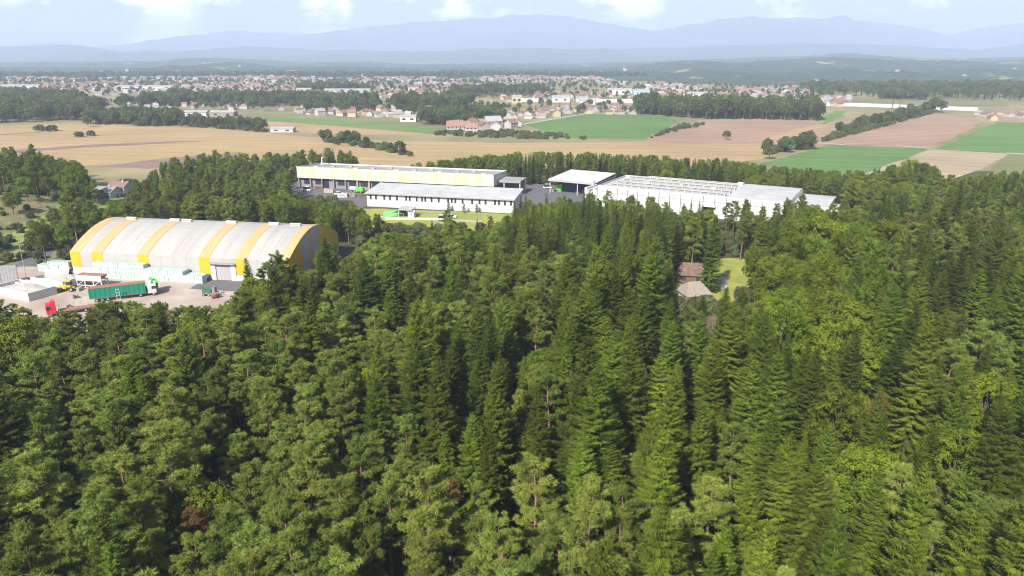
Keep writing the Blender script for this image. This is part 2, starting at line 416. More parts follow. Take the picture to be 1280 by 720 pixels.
sheet('green_field', [(330, 146), (400, 149), (520, 158), (560, 163), (540, 167), (430, 157), (330, 150)], M['f_green2'], .09)
sheet('pasture', [(440, 160), (500, 150), (545, 154), (600, 160), (560, 168), (500, 166)], M['f_olive'], .06)
sheet('straw_field', [(-60, 159), (60, 155), (140, 152), (200, 154), (100, 162), (-60, 171)], M['f_tan2'], .06)
sheet('straw_field', [(92, 141), (140, 145), (138, 148), (96, 146)], M['f_tan'], .05)
sheet('green_field', [(650, 154), (742, 142), (835, 145), (848, 153), (806, 174), (700, 172)], M['f_green'], .10)
sheet('bare_soil_field', [(806, 176), (850, 158), (880, 150), (950, 148), (1035, 152), (985, 164), (935, 180), (870, 180)], M['f_pink'], .11)
sheet('bare_soil_field', [(940, 180), (1040, 157), (1120, 138), (1040, 180), (990, 186)], M['f_pink'], .08)
sheet('bare_soil_field', [(1020, 180), (1090, 164), (1168, 142), (1232, 152), (1160, 185), (1050, 181)], M['f_pink'], .10)
sheet('green_field', [(950, 204), (1040, 181), (1160, 186), (1085, 216), (980, 214)], M['f_green'], .12)
sheet('green_field', [(1168, 186), (1245, 152), (1400, 162), (1400, 202), (1262, 192)], M['f_green2'], .12)
sheet('bare_soil_field', [(1230, 146), (1400, 152), (1400, 161), (1246, 151)], M['f_pink'], .09)
sheet('dry_field', [(1080, 217), (1166, 187), (1258, 192), (1225, 212), (1185, 226)], M['f_beige'], .11)
sheet('pasture', [(1225, 222), (1262, 193), (1400, 203), (1400, 232)], M['f_olive'], .10)
sheet('pasture', [(1020, 152), (1045, 138), (1060, 140), (1030, 156)], M['f_green2'], .10)
sheet('pasture', [(660, 138), (745, 132), (735, 141), (655, 150)], M['f_olive'], .07)
sheet('meadow_strip', [(1050, 127), (1180, 116), (1250, 124), (1260, 133), (1100, 131)], M['f_olive'], .06)
strip('farm_road', [(560, 168), (650, 156), (742, 140.5), (752, 139)], 5, M['road'], .16)
strip('farm_road', [(742, 142), (800, 143.5), (838, 145)], 4, M['road'], .18)
strip('farm_road', [(1020, 178.5), (1056, 181.3)], 5, M['road'], .17)
strip('farm_road', [(1120, 182), (1164, 186)], 4, M['road'], .17)
strip('farm_road', [(1258, 191.5), (1400, 201)], 6, M['road'], .17)
strip('country_road', [(120, 222), (165, 221), (230, 217)], 6, M['road'], .14)
strip('access_road', [(-40, 360), (12, 350), (30, 336), (52, 315), (72, 290)], 7, M['asphalt'], .10)
strip('access_road', [(345, 232), (362, 228), (372, 222)], 6, M['asphalt'], .10)
sheet('yard', [(-150, 165), (-118, 150), (-70, 160), (-52, 176), (-58, 200), (-128, 213), (-152, 217), (-158, 192)], M['yard'], .12, px=False)
sheet('hardstanding', [(-90, 194.5), (-62, 190), (-60, 200), (-90, 206)], M['asphalt'], .128, px=False)
sheet('factory_yard', [(-120, 375), (-112, 326), (-64, 308), (-60, 335), (-8, 324), (4, 300), (34, 300), (60, 330), (55, 350), (0, 375), (-100, 400)], M['asphalt'], .10, px=False)
sheet('factory_lawn', [(-66, 308), (-70, 288), (-50, 262), (-18, 255), (8, 275), (6, 294)], M['lawn'], .12, px=False)
sheet('garden_lawn', [(62, 226), (78, 226), (76, 204), (62, 188), (52, 172), (38, 172), (40, 204)], M['lawn'], .12, px=False)
strip('garden_path', [(58.5, 193), (61, 200), (62, 206)], 1.6, M['road'], .15, px=False)
strip('footpath', [(-56, 290.5), (-40, 286.5), (-12, 281)], 3, M['road'], .16, px=False)
def patch(name, poly, mat, off, step=1.5):
    xs = np.arange(min(p[0] for p in poly), max(p[0] for p in poly), step); ys = np.arange(min(p[1] for p in poly), max(p[1] for p in poly), step)
    return tag(grid_mesh(name, xs, ys, lambda X, Y: ground_z(X, Y) + off, mat, lambda x, y: in_poly(poly, x, y)), kind='structure')
patch('dry_hillside', [(-270, 325), (-225, 322), (-196, 302), (-186, 284), (-180, 262), (-195, 245), (-240, 240), (-275, 262)], M['drygrass'], .12)
patch('meadow', [(-205, 322), (-160, 330), (-162, 280), (-158, 235), (-185, 225), (-205, 240), (-180, 285)], M['meadow'], .07)

# hills and mountains: ridge rows read off the picture, as real terrain at their own distance
def value_noise(X, Y, seed, cell):
    r = np.random.default_rng(seed); T = r.random((256, 256))
    x, y = X / cell, Y / cell; x0 = np.floor(x).astype(int); y0 = np.floor(y).astype(int)
    fx, fy = x - x0, y - y0; fx = fx*fx*(3-2*fx); fy = fy*fy*(3-2*fy)
    g = lambda i, j: T[(x0 + i) % 256, (y0 + j) % 256]
    return (g(0,0)*(1-fx)+g(1,0)*fx)*(1-fy) + (g(0,1)*(1-fx)+g(1,1)*fx)*fy
def fbm(X, Y, seed, cell, n=5):
    s = 0; a = 1; t = 0
    for k in range(n): s = s + a * value_noise(X, Y, seed + k, cell / 2**k); t += a; a *= .5
    return s / t - .5
def ridge(name, D, back, rows, mat, front, seed, bump, xr, nx, ny, spur=.35, cell=None, base=-2):
    us = np.array([r[0] for r in rows], float); vv = np.array([r[1] for r in rows], float)
    def zf(X, Y):
        u = 640 + FPX * X / D * 1.0
        h = CAM_Z + (HORIZON - np.interp(u, us, vv)) / FPX * D * 1.05
        t = (Y - D)
        warp = fbm(X, Y, seed + 40, (cell or front) * .8) * front * .7
        s = np.where(t < 0, smooth(-front, 0, t + warp * smooth(0, -front * .5, t)), 1 - smooth(0, back, t))
        s = s * (1 + spur * 2 * fbm(X, Y, seed, cell or front) * np.abs(t) / front)
        return base + (h - base) * np.clip(s, 0, 1.3) * (Y > D - front * 1.0) + fbm(X, Y, seed + 9, bump[1], 5) * bump[0] * np.clip(s * 4, 0, 1)
    return tag(grid_mesh(name, np.linspace(-xr, xr, nx), np.linspace(D - front * 1.15, D + back, ny), zf, mat), kind='structure')
ridge('mountains', 14000, 2200, [(-400, 60), (0, 60), (110, 57), (150, 62), (200, 59), (250, 51), (320, 43), (370, 47), (430, 45), (480, 39), (560, 33), (640, 29), (700, 30), (740, 36), (800, 43), (850, 36), (930, 31), (980, 29), (1060, 32), (1100, 41), (1150, 50), (1200, 39), (1280, 30), (1500, 26), (1800, 40)],
      M['mountain'], 4000, 3, (110, 700), 14500, 420, 110, spur=1.3, cell=1700)
ridge('mountains', 9000, 1300, [(-400, 66), (0, 64), (100, 58), (170, 64), (260, 66), (330, 60), (420, 64), (520, 66), (640, 62), (760, 64), (860, 60), (980, 56), (1080, 60), (1180, 64), (1280, 55), (1500, 50), (1800, 60)],
      M['mountain'], 2300, 13, (55, 420), 9500, 420, 90, spur=1.3, cell=1000)
ridge('hills', 5200, 900, [(-400, 77), (0, 77), (200, 76), (262, 76), (285, 72), (330, 74), (390, 77), (460, 76), (520, 79), (640, 78), (700, 79), (780, 77), (850, 75), (930, 72), (1000, 70), (1030, 67), (1080, 72), (1150, 73), (1280, 71), (1500, 70), (1800, 74)],
      M['hill'], 1700, 23, (14, 40), 6000, 700, 140, spur=.6, cell=600, base=1)
ridge('hills', 3400, 700, [(-400, 83), (0, 83), (200, 83), (262, 82), (300, 77), (330, 79), (360, 83), (400, 81), (460, 82), (520, 84), (620, 84), (700, 84), (760, 84), (790, 80), (850, 75), (900, 78), (960, 75), (1020, 71), (1080, 75), (1140, 74), (1200, 78), (1280, 74), (1500, 78), (1800, 80)],
      M['hill'], 1250, 33, (12, 30), 4200, 650, 150, spur=.7, cell=380, base=1)
ridge('hills', 2350, 500, [(-400, 97), (0, 97), (400, 97), (700, 97), (770, 97), (800, 90), (850, 84), (900, 87), (960, 90), (1020, 84), (1080, 85), (1140, 90), (1200, 84), (1280, 88), (1500, 88), (1800, 90)],
      M['hill'], 780, 43, (10, 26), 2900, 600, 130, spur=.7, cell=260)

# ------------------------------------------------------------------ trees
def tri_mesh(name, V, F, mats, tone=None, mi=None):
    me = bpy.data.meshes.new(name)
    V = np.ascontiguousarray(V, np.float32); F = np.ascontiguousarray(F, np.int32)
    me.vertices.add(len(V)); me.vertices.foreach_set('co', V.ravel())
    me.loops.add(F.size); me.loops.foreach_set('vertex_index', F.ravel())
    me.polygons.add(len(F)); me.polygons.foreach_set('loop_start', np.arange(0, F.size, F.shape[1], dtype=np.int32))
    me.polygons.foreach_set('loop_total', np.full(len(F), F.shape[1], np.int32))
    if mi is not None: me.polygons.foreach_set('material_index', np.asarray(mi, np.int32))
    for m in mats: me.materials.append(m)
    if tone is not None:
        a = me.attributes.new('tone', 'FLOAT', 'POINT'); a.data.foreach_set('value', np.ascontiguousarray(tone, np.float32))
    me.update(calc_edges=True); me.validate()
    return me
def unit(a): return a / np.maximum(np.linalg.norm(a, axis=-1, keepdims=True), 1e-9)
def blades(P, D, Lh, W, up, kite=False):
    """one pointed blade per row: from P along D, flat side towards 'up'"""
    D = unit(D); S = unit(np.cross(D, up)); n = len(P)
    a = P - S * W[:, None] / 2; b = P + S * W[:, None] / 2; c = P + D * Lh[:, None]
    if kite:
        mid = P + D * Lh[:, None] * .5
        V = np.stack([P, mid + S * W[:, None] / 2, c, mid - S * W[:, None] / 2], 1).reshape(-1, 3); k = np.arange(n)[:, None] * 4
        return V, np.concatenate([k + [0, 1, 2], k + [0, 2, 3]], 0)
    V = np.stack([a, b, c], 1).reshape(-1, 3); k = np.arange(n)[:, None] * 3
    return V, k + [0, 1, 2]
class TM:
    def __init__(s): s.V = []; s.F = []; s.T = []; s.n = 0
    def add(s, V, F, t):
        s.V.append(V); s.F.append(F + s.n); s.T.append(np.broadcast_to(t, (len(V),)) if np.ndim(t) == 0 else t); s.n += len(V)
    def mesh(s, name, mat): return tri_mesh(name, np.concatenate(s.V), np.concatenate(s.F), [mat], np.concatenate(s.T))
def limb_mesh(tm, pts, rad, n=6):
    pts = np.array(pts, float); m = len(pts); d = unit(np.gradient(pts, axis=0))
    ref = np.tile([0.3, 0.9, 0.1], (m, 1)); a = unit(np.cross(d, ref)); b = np.cross(d, a)
    ang = np.arange(n) * 2 * math.pi / n
    V = pts[:, None] + (a[:, None] * np.cos(ang)[None, :, None] + b[:, None] * np.sin(ang)[None, :, None]) * np.array(rad)[:, None, None]
    i = (np.arange(m - 1)[:, None] * n + np.arange(n)[None]); j = (np.arange(m - 1)[:, None] * n + (np.arange(n)[None] + 1) % n)
    F = np.concatenate([np.stack([i, j, j + n], -1).reshape(-1, 3), np.stack([i, j + n, i + n], -1).reshape(-1, 3)])
    tm.add(V.reshape(-1, 3), F, 0.5)

def spruce(seed, H, Rb, dens=1.0, z_low=.10, droop=1.0):
    r = np.random.default_rng(seed); cr, tk = TM(), TM()
    limb_mesh(tk, [(0, 0, -.4), (0, 0, H * .3), (0, 0, H * .7), (0, 0, H * .995)], [H * .013, H * .0105, H * .006, .02], 7)
    z = H * z_low; P, D, Ls, W, U, T = [], [], [], [], [], []
    while z < H * .985:
        t = (z - H * z_low) / (H * (1 - z_low))
        prof = (1 - t) ** .82 * min(1, .62 + t * 2.2)
        nb = 7 if t < .8 else 5
        a0 = r.random() * 6.28
        for k in range(nb):
            if r.random() < .08: continue
            az = a0 + k * 6.283 / nb + r.normal(0, .34); l = Rb * prof * (.55 + .75 * r.random()) + .18
            zz = z + r.normal(0, .22); el = (-.42 * droop + .95 * t ** 1.3) + r.normal(0, .13)
            out = np.array([math.cos(az), math.sin(az), 0]); side = np.array([-out[1], out[0], 0])
            ns = max(3, int(l / .125 * dens)); s = np.linspace(.12, 1, ns)
            pts = out * (l * s)[:, None] + np.array([0, 0, 1.0]) * (zz + l * (el * s + .22 * s ** 2.2))[:, None]
            bt = np.clip(.35 + .25 * r.normal(), 0, 1)
            if l > 1.2: limb_mesh(tk, [pts[0] * [.1, .1, 1], pts[ns // 2], pts[-1]], [.035, .022, .008], 3)
            for sg in (-1, 1):
                j = 2 if dens >= 1 else 1
                for q in range(j):
                    ll = (.21 + .36 * np.sin(np.pi * np.clip(s * .86 + .08, 0, 1)) * min(1, l / 2.2)) * (.7 + .6 * r.random(ns)) * (1 if dens >= 1 else 1.25)
                    dd = side * sg * (.75 + .25 * r.random((ns, 1))) + out * (.55 + .35 * r.random((ns, 1))) + np.array([0, 0, -1.0]) * (.28 * droop + .45 * r.random((ns, 1)) * q)
                    P.append(pts + r.normal(0, .03, (ns, 3))); D.append(dd); Ls.append(ll); W.append(np.full(ns, .135 / min(1, dens ** .8)) * (.7 + .6 * r.random(ns)))
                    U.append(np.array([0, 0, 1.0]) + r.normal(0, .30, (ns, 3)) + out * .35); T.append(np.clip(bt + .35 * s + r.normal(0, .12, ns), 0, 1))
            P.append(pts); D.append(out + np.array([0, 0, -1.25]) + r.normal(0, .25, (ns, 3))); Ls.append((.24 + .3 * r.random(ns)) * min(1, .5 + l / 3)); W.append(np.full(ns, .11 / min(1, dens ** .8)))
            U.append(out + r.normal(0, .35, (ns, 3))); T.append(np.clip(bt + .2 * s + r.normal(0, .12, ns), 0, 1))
            P.append(pts[-1:]); D.append((out + np.array([0, 0, .15]))[None]); Ls.append(np.array([.42])); W.append(np.array([.16])); U.append(np.array([[0, 0, 1.0]])); T.append(np.array([min(1, bt + .4)]))
        z += (.31 + .10 * r.random()) / dens ** .6 * (1 - .35 * t)
    for k in range(10):
        P.append(np.array([[0, 0, H * .975 + .05 * k]])); aa = r.random() * 6.28; D.append(np.array([[math.cos(aa), math.sin(aa), 1.6]])); Ls.append(np.array([.42])); W.append(np.array([.09])); U.append(np.array([[math.cos(aa), math.sin(aa), 0]])); T.append(np.array([.8]))
    T = np.concatenate(T)
    V, F = blades(np.concatenate(P), np.concatenate(D), np.concatenate(Ls), np.concatenate(W), np.concatenate(U))
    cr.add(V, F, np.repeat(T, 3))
    return cr, tk

def tufts(cr, r, C, rad, tone, n, flat=.75, wid=.11, upb=.45):
    """needle tufts: blades that radiate from each centre, more of them up and out"""
    m = len(C); d = r.normal(0, 1, (m, n, 3)); d[..., 2] = d[..., 2] * .8 + upb; d = unit(d); d[..., 2] *= flat
    P = C[:, None] + d * rad[:, None, None] * (.10 + .35 * r.random((m, n, 1)))
    Ls = rad[:, None] * (.55 + .5 * r.random((m, n)))
    dd = d + r.normal(0, .25, (m, n, 3))
    up = np.cross(dd, r.normal(0, 1, (m, n, 3)))
    flip = np.sign(np.sum(up * (d + [0, 0, .6]), -1, keepdims=True)); up = unit(up * np.where(flip == 0, 1, flip)) + unit(d) * .5 + [0, 0, .5]
    t = np.clip(tone[:, None] + r.normal(0, .13, (m, n)), 0, 1)
    V, F = blades(P.reshape(-1, 3), dd.reshape(-1, 3), Ls.ravel(), np.full(m * n, wid) * (.7 + .6 * r.random(m * n)), up.reshape(-1, 3))
    cr.add(V, F, np.repeat(t.ravel(), 3))

def pine(seed, H, Rb, dens=1.0, z_low=.45, wid=.068):
    r = np.random.default_rng(seed); cr, tk = TM(), TM()
    lean = r.normal(0, .25, 2); wob = r.normal(0, .18, (5, 2))
    hs = np.array([-.03, .25, .5, .75, .97]) * H
    tp = np.array([(lean[0] * h / H * 2 + wob[i][0] * (i > 0), lean[1] * h / H * 2 + wob[i][1] * (i > 0), h) for i, h in enumerate(hs)])
    limb_mesh(tk, tp, [H * .0125, H * .0105, H * .0085, H * .006, .03], 8)
    C, rad, tone = [], [], []
    zz = H * z_low
    while zz < H * .97:
        t = (zz - H * z_low) / (H * (1 - z_low))
        prof = (math.sin(math.pi * min(1, (.16 + .84 * t) ** .80)) ** .62) if t < .97 else .25
        prof = max(prof, .30)
        for k in range(r.integers(3, 6)):
            az = r.random() * 6.283; l = Rb * prof * (.55 + .6 * r.random())
            base = np.array([np.interp(zz, hs, tp[:, 0]), np.interp(zz, hs, tp[:, 1]), zz + r.normal(0, .2)])
            out = np.array([math.cos(az), math.sin(az), 0]); el = .05 + .75 * t + r.normal(0, .12)
            tip = base + out * l + np.array([0, 0, l * el])
            mid = (base + tip) / 2 + np.array([0, 0, -.10 * l])
            limb_mesh(tk, [base, mid, tip], [.055 * (1.1 - t), .04 * (1.1 - t) + .008, .014], 4)
            side = np.array([-out[1], out[0], 0]); bt = .42 + .22 * r.normal()
            nc = max(2, int(l * 2.9))
            for q in range(nc):
                s = .38 + .66 * (q + r.random()) / nc
                w = (r.random() - .5) * 1.5 * min(1.2, l * .5) * (1.15 - .5 * s)
                c = base + (tip - base) * s + side * w + np.array([0, 0, .12 * abs(w) + r.normal(0, .14)])
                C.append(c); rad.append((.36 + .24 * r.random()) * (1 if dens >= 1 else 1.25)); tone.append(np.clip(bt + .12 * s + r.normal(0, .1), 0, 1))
        zz += .62 + .25 * r.random()
    for q in range(7):
        C.append(tp[-1] + np.array([r.normal(0, .35), r.normal(0, .35), -.5 + q * .17])); rad.append(.5); tone.append(.6)
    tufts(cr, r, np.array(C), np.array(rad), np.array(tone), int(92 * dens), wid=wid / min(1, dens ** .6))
    return cr, tk

def broadleaf(seed, H, Rb, dens=1.0, leaf=.24, z_low=.28, tw=.011):
    r = np.random.default_rng(seed); cr, tk = TM(), TM()
    zc = H * (z_low + 1) / 2; rz = H * (1 - z_low) / 2
    limb_mesh(tk, [(0, 0, -.3), (r.normal(0, .15), r.normal(0, .15), H * .3), (r.normal(0, .3), r.normal(0, .3), H * .62), (0, 0, H * .86)], [H * tw * 1.5, H * tw * 1.15, H * tw * .6, .03], 8)
    lobes = []
    nl = 36
    for k in range(nl):
        g = (k + .5) / nl; ph = k * 2.399963 + r.normal(0, .3); cz = 1 - 1.72 * g; cz = np.clip(cz, -.8, .98); cr_ = math.sqrt(1 - cz * cz)
        f = .66 + .26 * r.random()
        c = np.array([math.cos(ph) * cr_ * Rb * f, math.sin(ph) * cr_ * Rb * f, zc + cz * rz * (f + .06)])
        lobes.append((c, Rb * (.23 + .15 * r.random()), np.clip(.45 + .2 * r.normal(), 0, 1)))
        if k % 2 == 0: limb_mesh(tk, [(0, 0, max(H * .2, c[2] - rz * .9)), c * [.5, .5, 1] - [0, 0, rz * .25], c], [.10, .06, .02], 4)
    P, N, T = [], [], []
    for c, lr, tn in lobes:
        m = int(34 * dens * (lr / (Rb * .33)) ** 2)
        d = r.normal(0, 1, (m, 3)); d[:, 2] += .35; d = unit(d)
        cc = c + d * lr * (.72 + .38 * r.random((m, 1))) * [1, 1, .85]
        k = 26 if leaf < .3 else 13
        off = r.normal(0, 1, (m, k, 3)) * lr * .135
        P.append((cc[:, None] + off).reshape(-1, 3)); N.append((d[:, None] * .9 + r.normal(0, .55, (m, k, 3)) + [0, 0, .35]).reshape(-1, 3))
        T.append(np.clip(tn + np.repeat(r.normal(0, .12, m), k) + r.normal(0, .1, m * k), 0, 1))
    P, N, T = np.concatenate(P), unit(np.concatenate(N)), np.concatenate(T); n = len(P)
    D = unit(np.cross(N, r.normal(0, 1, (n, 3)))); Lf = leaf * (.7 + .7 * r.random(n))
    V, F = blades(P - D * Lf[:, None] / 2, D, Lf, Lf * .62, N, kite=True)
    cr.add(V, F, np.repeat(T, 4))
    return cr, tk

def bare_tree(seed, H, Rb, twig=1.0):
    r = np.random.default_rng(seed); cr, tk = TM(), TM()
    limb_mesh(tk, [(0, 0, -.3), (.1, 0, H * .4), (-.1, .1, H * .75), (0, 0, H)], [H * .012, H * .009, H * .005, .01], 6)
    P, D, Ls = [], [], []
    for k in range(64):
        z = H * (.28 + .7 * (k / 64)); az = k * 2.4 + r.normal(0, .3); t = (z / H - .28) / .7
        l = Rb * (math.sin(math.pi * (.18 + .76 * t))) * (.7 + .5 * r.random()); out = np.array([math.cos(az), math.sin(az), 0])
        tip = np.array([0, 0, z]) + out * l + np.array([0, 0, l * (.5 + .5 * r.random())])
        limb_mesh(tk, [(0, 0, z), (np.array([0, 0, z]) + tip) / 2 + r.normal(0, .1, 3), tip], [.05, .03, .01], 4)
        n = int(46 * twig); s = .3 + .75 * r.random((n, 1))
        P.append(np.array([0, 0, z]) + (tip - [0, 0, z]) * s + r.normal(0, .16, (n, 3))); D.append(out + r.normal(0, .8, (n, 3)) + [0, 0, .5]); Ls.append(.35 + .5 * r.random(n))
    P, D, Ls = np.concatenate(P), np.concatenate(D), np.concatenate(Ls)
    V, F = blades(P, D, Ls, np.full(len(P), .055), r.normal(0, 1, (len(P), 3)) + [0, 0, .5])
    cr.add(V, F, np.repeat(np.clip(r.normal(.5, .25, len(P)), 0, 1), 3))
    return cr, tk

VAR = {}          # kind -> list of (crown mesh, trunk mesh, height, crown radius)
def variants(kind, fn, specs, leafm, barkm):
    VAR[kind] = []
    for i, (H, Rb, kw) in enumerate(specs):
        c, t = fn(100 * len(VAR) + i, H, Rb, **kw)
        VAR[kind].append((c.mesh(kind + '_crown', M[leafm]), t.mesh(kind + '_trunk', M[barkm]), H, Rb))
variants('spruce', spruce, [(24, 3.9, {}), (26, 3.4, {}), (22, 4.1, dict(droop=1.3)), (25, 3.1, dict(droop=.8)), (23, 3.6, dict(z_low=.16)), (20, 3.3, dict(droop=.5))], 'spruce', 'bark')
variants('pine', pine, [(20, 3.3, {}), (21, 2.8, dict(z_low=.52)), (19, 3.6, {}), (20, 3.1, dict(z_low=.40)), (21, 3.4, dict(z_low=.46)), (18, 3.2, dict(z_low=.36)), (22, 3.0, dict(z_low=.58))], 'pine', 'bark_pine')
variants('broadleaf', broadleaf, [(17, 4.6, {}), (15, 4.2, {}), (19, 4.9, {}), (16, 3.6, {})], 'leaf', 'bark')
variants('bush', broadleaf, [(5, 2.6, dict(leaf=.26, z_low=.02, dens=.55)), (4, 2.2, dict(leaf=.26, z_low=.02, dens=.55))], 'shrub', 'bark')
variants('rusty_pine', pine, [(17, 2.3, dict(dens=.5, z_low=.4)), (14, 2.0, dict(dens=.5, z_low=.3))], 'copper', 'bark_pine')
variants('bare_tree', bare_tree, [(17, 3.2, {}), (14, 2.8, {})], 'dry', 'bark_pale')
# lighter versions for the plain, where a tree is a few pixels tall
FAR = {}
def far_variant(kind, c, t, H, leafm, barkm):
    V = np.concatenate(c.V + t.V); nc = c.n; F = np.concatenate(c.F + [f + nc for f in t.F]); T = np.concatenate(c.T + t.T)
    mi = np.concatenate([np.zeros(sum(len(f) for f in c.F), int), np.ones(sum(len(f) for f in t.F), int)])
    FAR.setdefault(kind, []).append((tri_mesh('far_' + kind, V, F, [M[leafm], M[barkm]], T, mi), H))
for sd in (901, 902): far_variant('spruce', *spruce(sd, 23, 3.2, dens=.35), 23, 'spruce', 'bark')
for sd in (905, 906): far_variant('pine', *pine(sd, 19, 2.9, dens=.35), 19, 'pine', 'bark_pine')
for sd in (911, 912, 913): far_variant('broadleaf', *broadleaf(sd, 14, 4.8, dens=.28, leaf=.75), 14, 'far_leaf', 'bark')
for sd in (921, 922): far_variant('bush', *broadleaf(sd, 5, 3.4, dens=.3, leaf=.6, z_low=.02), 5, 'shrub', 'bark')
MID = {}
_far = FAR; FAR = MID
for sd in (931, 932, 933): far_variant('spruce', *spruce(sd, 24, 3.1, dens=.62), 24, 'spruce', 'bark')
for sd in (935, 936, 937): far_variant('pine', *pine(sd, 20, 2.9, dens=.6), 20, 'pine', 'bark_pine')
for sd in (941, 942): far_variant('broadleaf', *broadleaf(sd, 16, 4.4, dens=.5, leaf=.48), 16, 'leaf', 'bark')
for sd in (951, 952): far_variant('bush', *broadleaf(sd, 4.5, 2.5, dens=.8, leaf=.24, z_low=.02), 4.5, 'shrub', 'bark')
FAR = _far

def stuff_trees(name, label, pts, protos, cat=None):
    """one uncountable mass of trees: pts rows are x, y, z, scale, turn, index into protos"""
    pts = np.array(pts, float)
    me = bpy.data.meshes.new(name); me.vertices.add(len(pts)); me.vertices.foreach_set('co', np.ascontiguousarray(pts[:, :3], np.float32).ravel())
    for nm, k, ty in (('size', 3, 'FLOAT'), ('turn', 4, 'FLOAT'), ('pick', 5, 'INT')):
        a = me.attributes.new(nm, ty, 'POINT'); a.data.foreach_set('value', np.ascontiguousarray(pts[:, k], np.int32 if ty == 'INT' else np.float32))
    o = new_obj(name, me); tag(o, label, cat, kind='stuff')
    coll = bpy.data.collections.new(name + '_kinds')
    for i, pm in enumerate(protos):
        coll.objects.link(bpy.data.objects.new('%s_kind_%02d' % (name, i), pm))
    ng = bpy.data.node_groups.new(name, 'GeometryNodeTree')
    ng.interface.new_socket('Geometry', in_out='INPUT', socket_type='NodeSocketGeometry')
    ng.interface.new_socket('Geometry', in_out='OUTPUT', socket_type='NodeSocketGeometry')
    N = ng.nodes.new; gi, go = N('NodeGroupInput'), N('NodeGroupOutput')
    ci = N('GeometryNodeCollectionInfo'); ci.inputs['Collection'].default_value = coll
    ci.inputs['Separate Children'].default_value = True; ci.inputs['Reset Children'].default_value = True
    ip = N('GeometryNodeInstanceOnPoints'); ip.inputs['Pick Instance'].default_value = True
    def att(n, ty):
        x = N('GeometryNodeInputNamedAttribute'); x.data_type = ty; x.inputs['Name'].default_value = n; return x.outputs['Attribute']
    cx = N('ShaderNodeCombineXYZ')
    er = N('FunctionNodeEulerToRotation')
    k = ng.links.new
    k(gi.outputs[0], ip.inputs['Points']); k(ci.outputs[0], ip.inputs['Instance'])
    k(att('pick', 'INT'), ip.inputs['Instance Index']); k(att('turn', 'FLOAT'), cx.inputs['Z']); k(cx.outputs[0], er.inputs[0])
    k(er.outputs[0], ip.inputs['Rotation']); k(att('size', 'FLOAT'), ip.inputs['Scale']); k(ip.outputs[0], go.inputs[0])
    md = o.modifiers.new('trees', 'NODES'); md.node_group = ng
    return o

# --- where the forest stands
SKY_NEAR = np.array([(-60, 364), (0, 374), (20, 378), (44, 392), (52, 393), (66, 393), (76, 388), (110, 384), (132, 374), (150, 370), (165, 375), (185, 378), (205, 368), (235, 378), (275, 381), (290, 368), (299, 345), (312, 322), (330, 326), (346, 312), (360, 328), (376, 336), (392, 334), (404, 298), (416, 304), (430, 322), (445, 312), (460, 296), (480, 288), (520, 291), (540, 288), (556, 276), (562, 263), (572, 278), (592, 288), (615, 284), (640, 262), (660, 252), (700, 254), (730, 247), (760, 249), (800, 251), (830, 259), (850, 263), (885, 261), (900, 268), (912, 262), (935, 258), (960, 268), (976, 258), (984, 246), (993, 258), (1005, 254), (1030, 258), (1050, 262), (1065, 258), (1085, 246), (1110, 236), (1160, 226), (1220, 216), (1280, 212), (1400, 208)], float)
SKY_FAR = np.array([(-80, 168), (0, 174), (40, 178), (58, 192), (95, 200), (118, 218), (130, 232), (160, 226), (180, 222), (205, 198), (225, 190), (262, 183), (300, 190), (365, 190), (385, 181), (410, 181), (438, 188), (452, 205), (500, 206), (545, 200), (580, 196), (640, 190), (700, 188), (760, 190), (850, 196), (900, 196), (960, 206), (1050, 212), (1090, 212), (1110, 203), (1150, 200), (1170, 206), (1185, 224), (1210, 218), (1240, 214), (1280, 212), (1400, 210)], float)
def skyline(tab, u, w):
    q = np.linspace(u - w, u + w, 5); return np.interp(q, tab[:, 0], tab[:, 1])
SKY_MID = np.array([(355, 232), (366, 240), (385, 248), (420, 252), (445, 254), (462, 266), (485, 276), (520, 290)], float)
FRONT = np.array([(-400, 190), (-160, 192), (-140, 206), (-64, 214), (-50, 240), (-46, 300), (0, 300), (6, 318), (36, 318), (106, 274), (132, 270), (150, 285), (400, 260)], float)   # what stands nearer than this must leave the buildings in view
NO_TREES = [  # open ground
    [(-160, 170), (-146, 148), (-66, 150), (-50, 172), (-54, 198), (-48, 242), (-122, 252), (-137, 218), (-165, 216)],           # yard and arched hall
    [(-125, 368), (-108, 345), (-70, 318), (-66, 298), (-52, 272), (-14, 262), (8, 284), (40, 305), (100, 268), (128, 268), (132, 300), (62, 345), (50, 362), (0, 368), (-105, 392)],  # factories
    [(41, 180), (53, 178.5), (63, 190), (76, 206), (77, 223), (62, 225), (54, 206), (42, 201)],                                     # garden
    [(-290, 300), (-235, 300), (-205, 300), (-184, 306), (-160, 300), (-156, 262), (-170, 236), (-200, 226), (-290, 240)],        # dry hillside, meadow
    [(-215, 345), (-160, 348), (-160, 318), (-185, 312)],                                                                        # white house
    [(-180, 205), (-150, 200), (-150, 245), (-168, 250)],                                                                        # access road
]
CLEAR = [((364, 203, 460, 240), 352), ((854, 340, 883, 367), 180), ((850, 336, 872, 345), 180), ((898, 328, 930, 352), 205), ((480, 262, 548, 290), 262), ((892, 254, 912, 276), 255), ((122, 228, 160, 252), 325), ((0, 262, 62, 312), 235), ((28, 300, 40, 350), 200), ((0, 328, 40, 360), 195), ((430, 244, 470, 250), 290)]
FIELD_EDGE = np.array([(-400, 400), (-245, 398), (-215, 372), (-196, 352), (-190, 372), (-150, 392), (-120, 425), (-105, 430), (-60, 428), (0, 425), (40, 424), (100, 410), (130, 392), (175, 352), (215, 352), (300, 350), (420, 345)], float)
pts = []
cell = 2.6; occ = {}
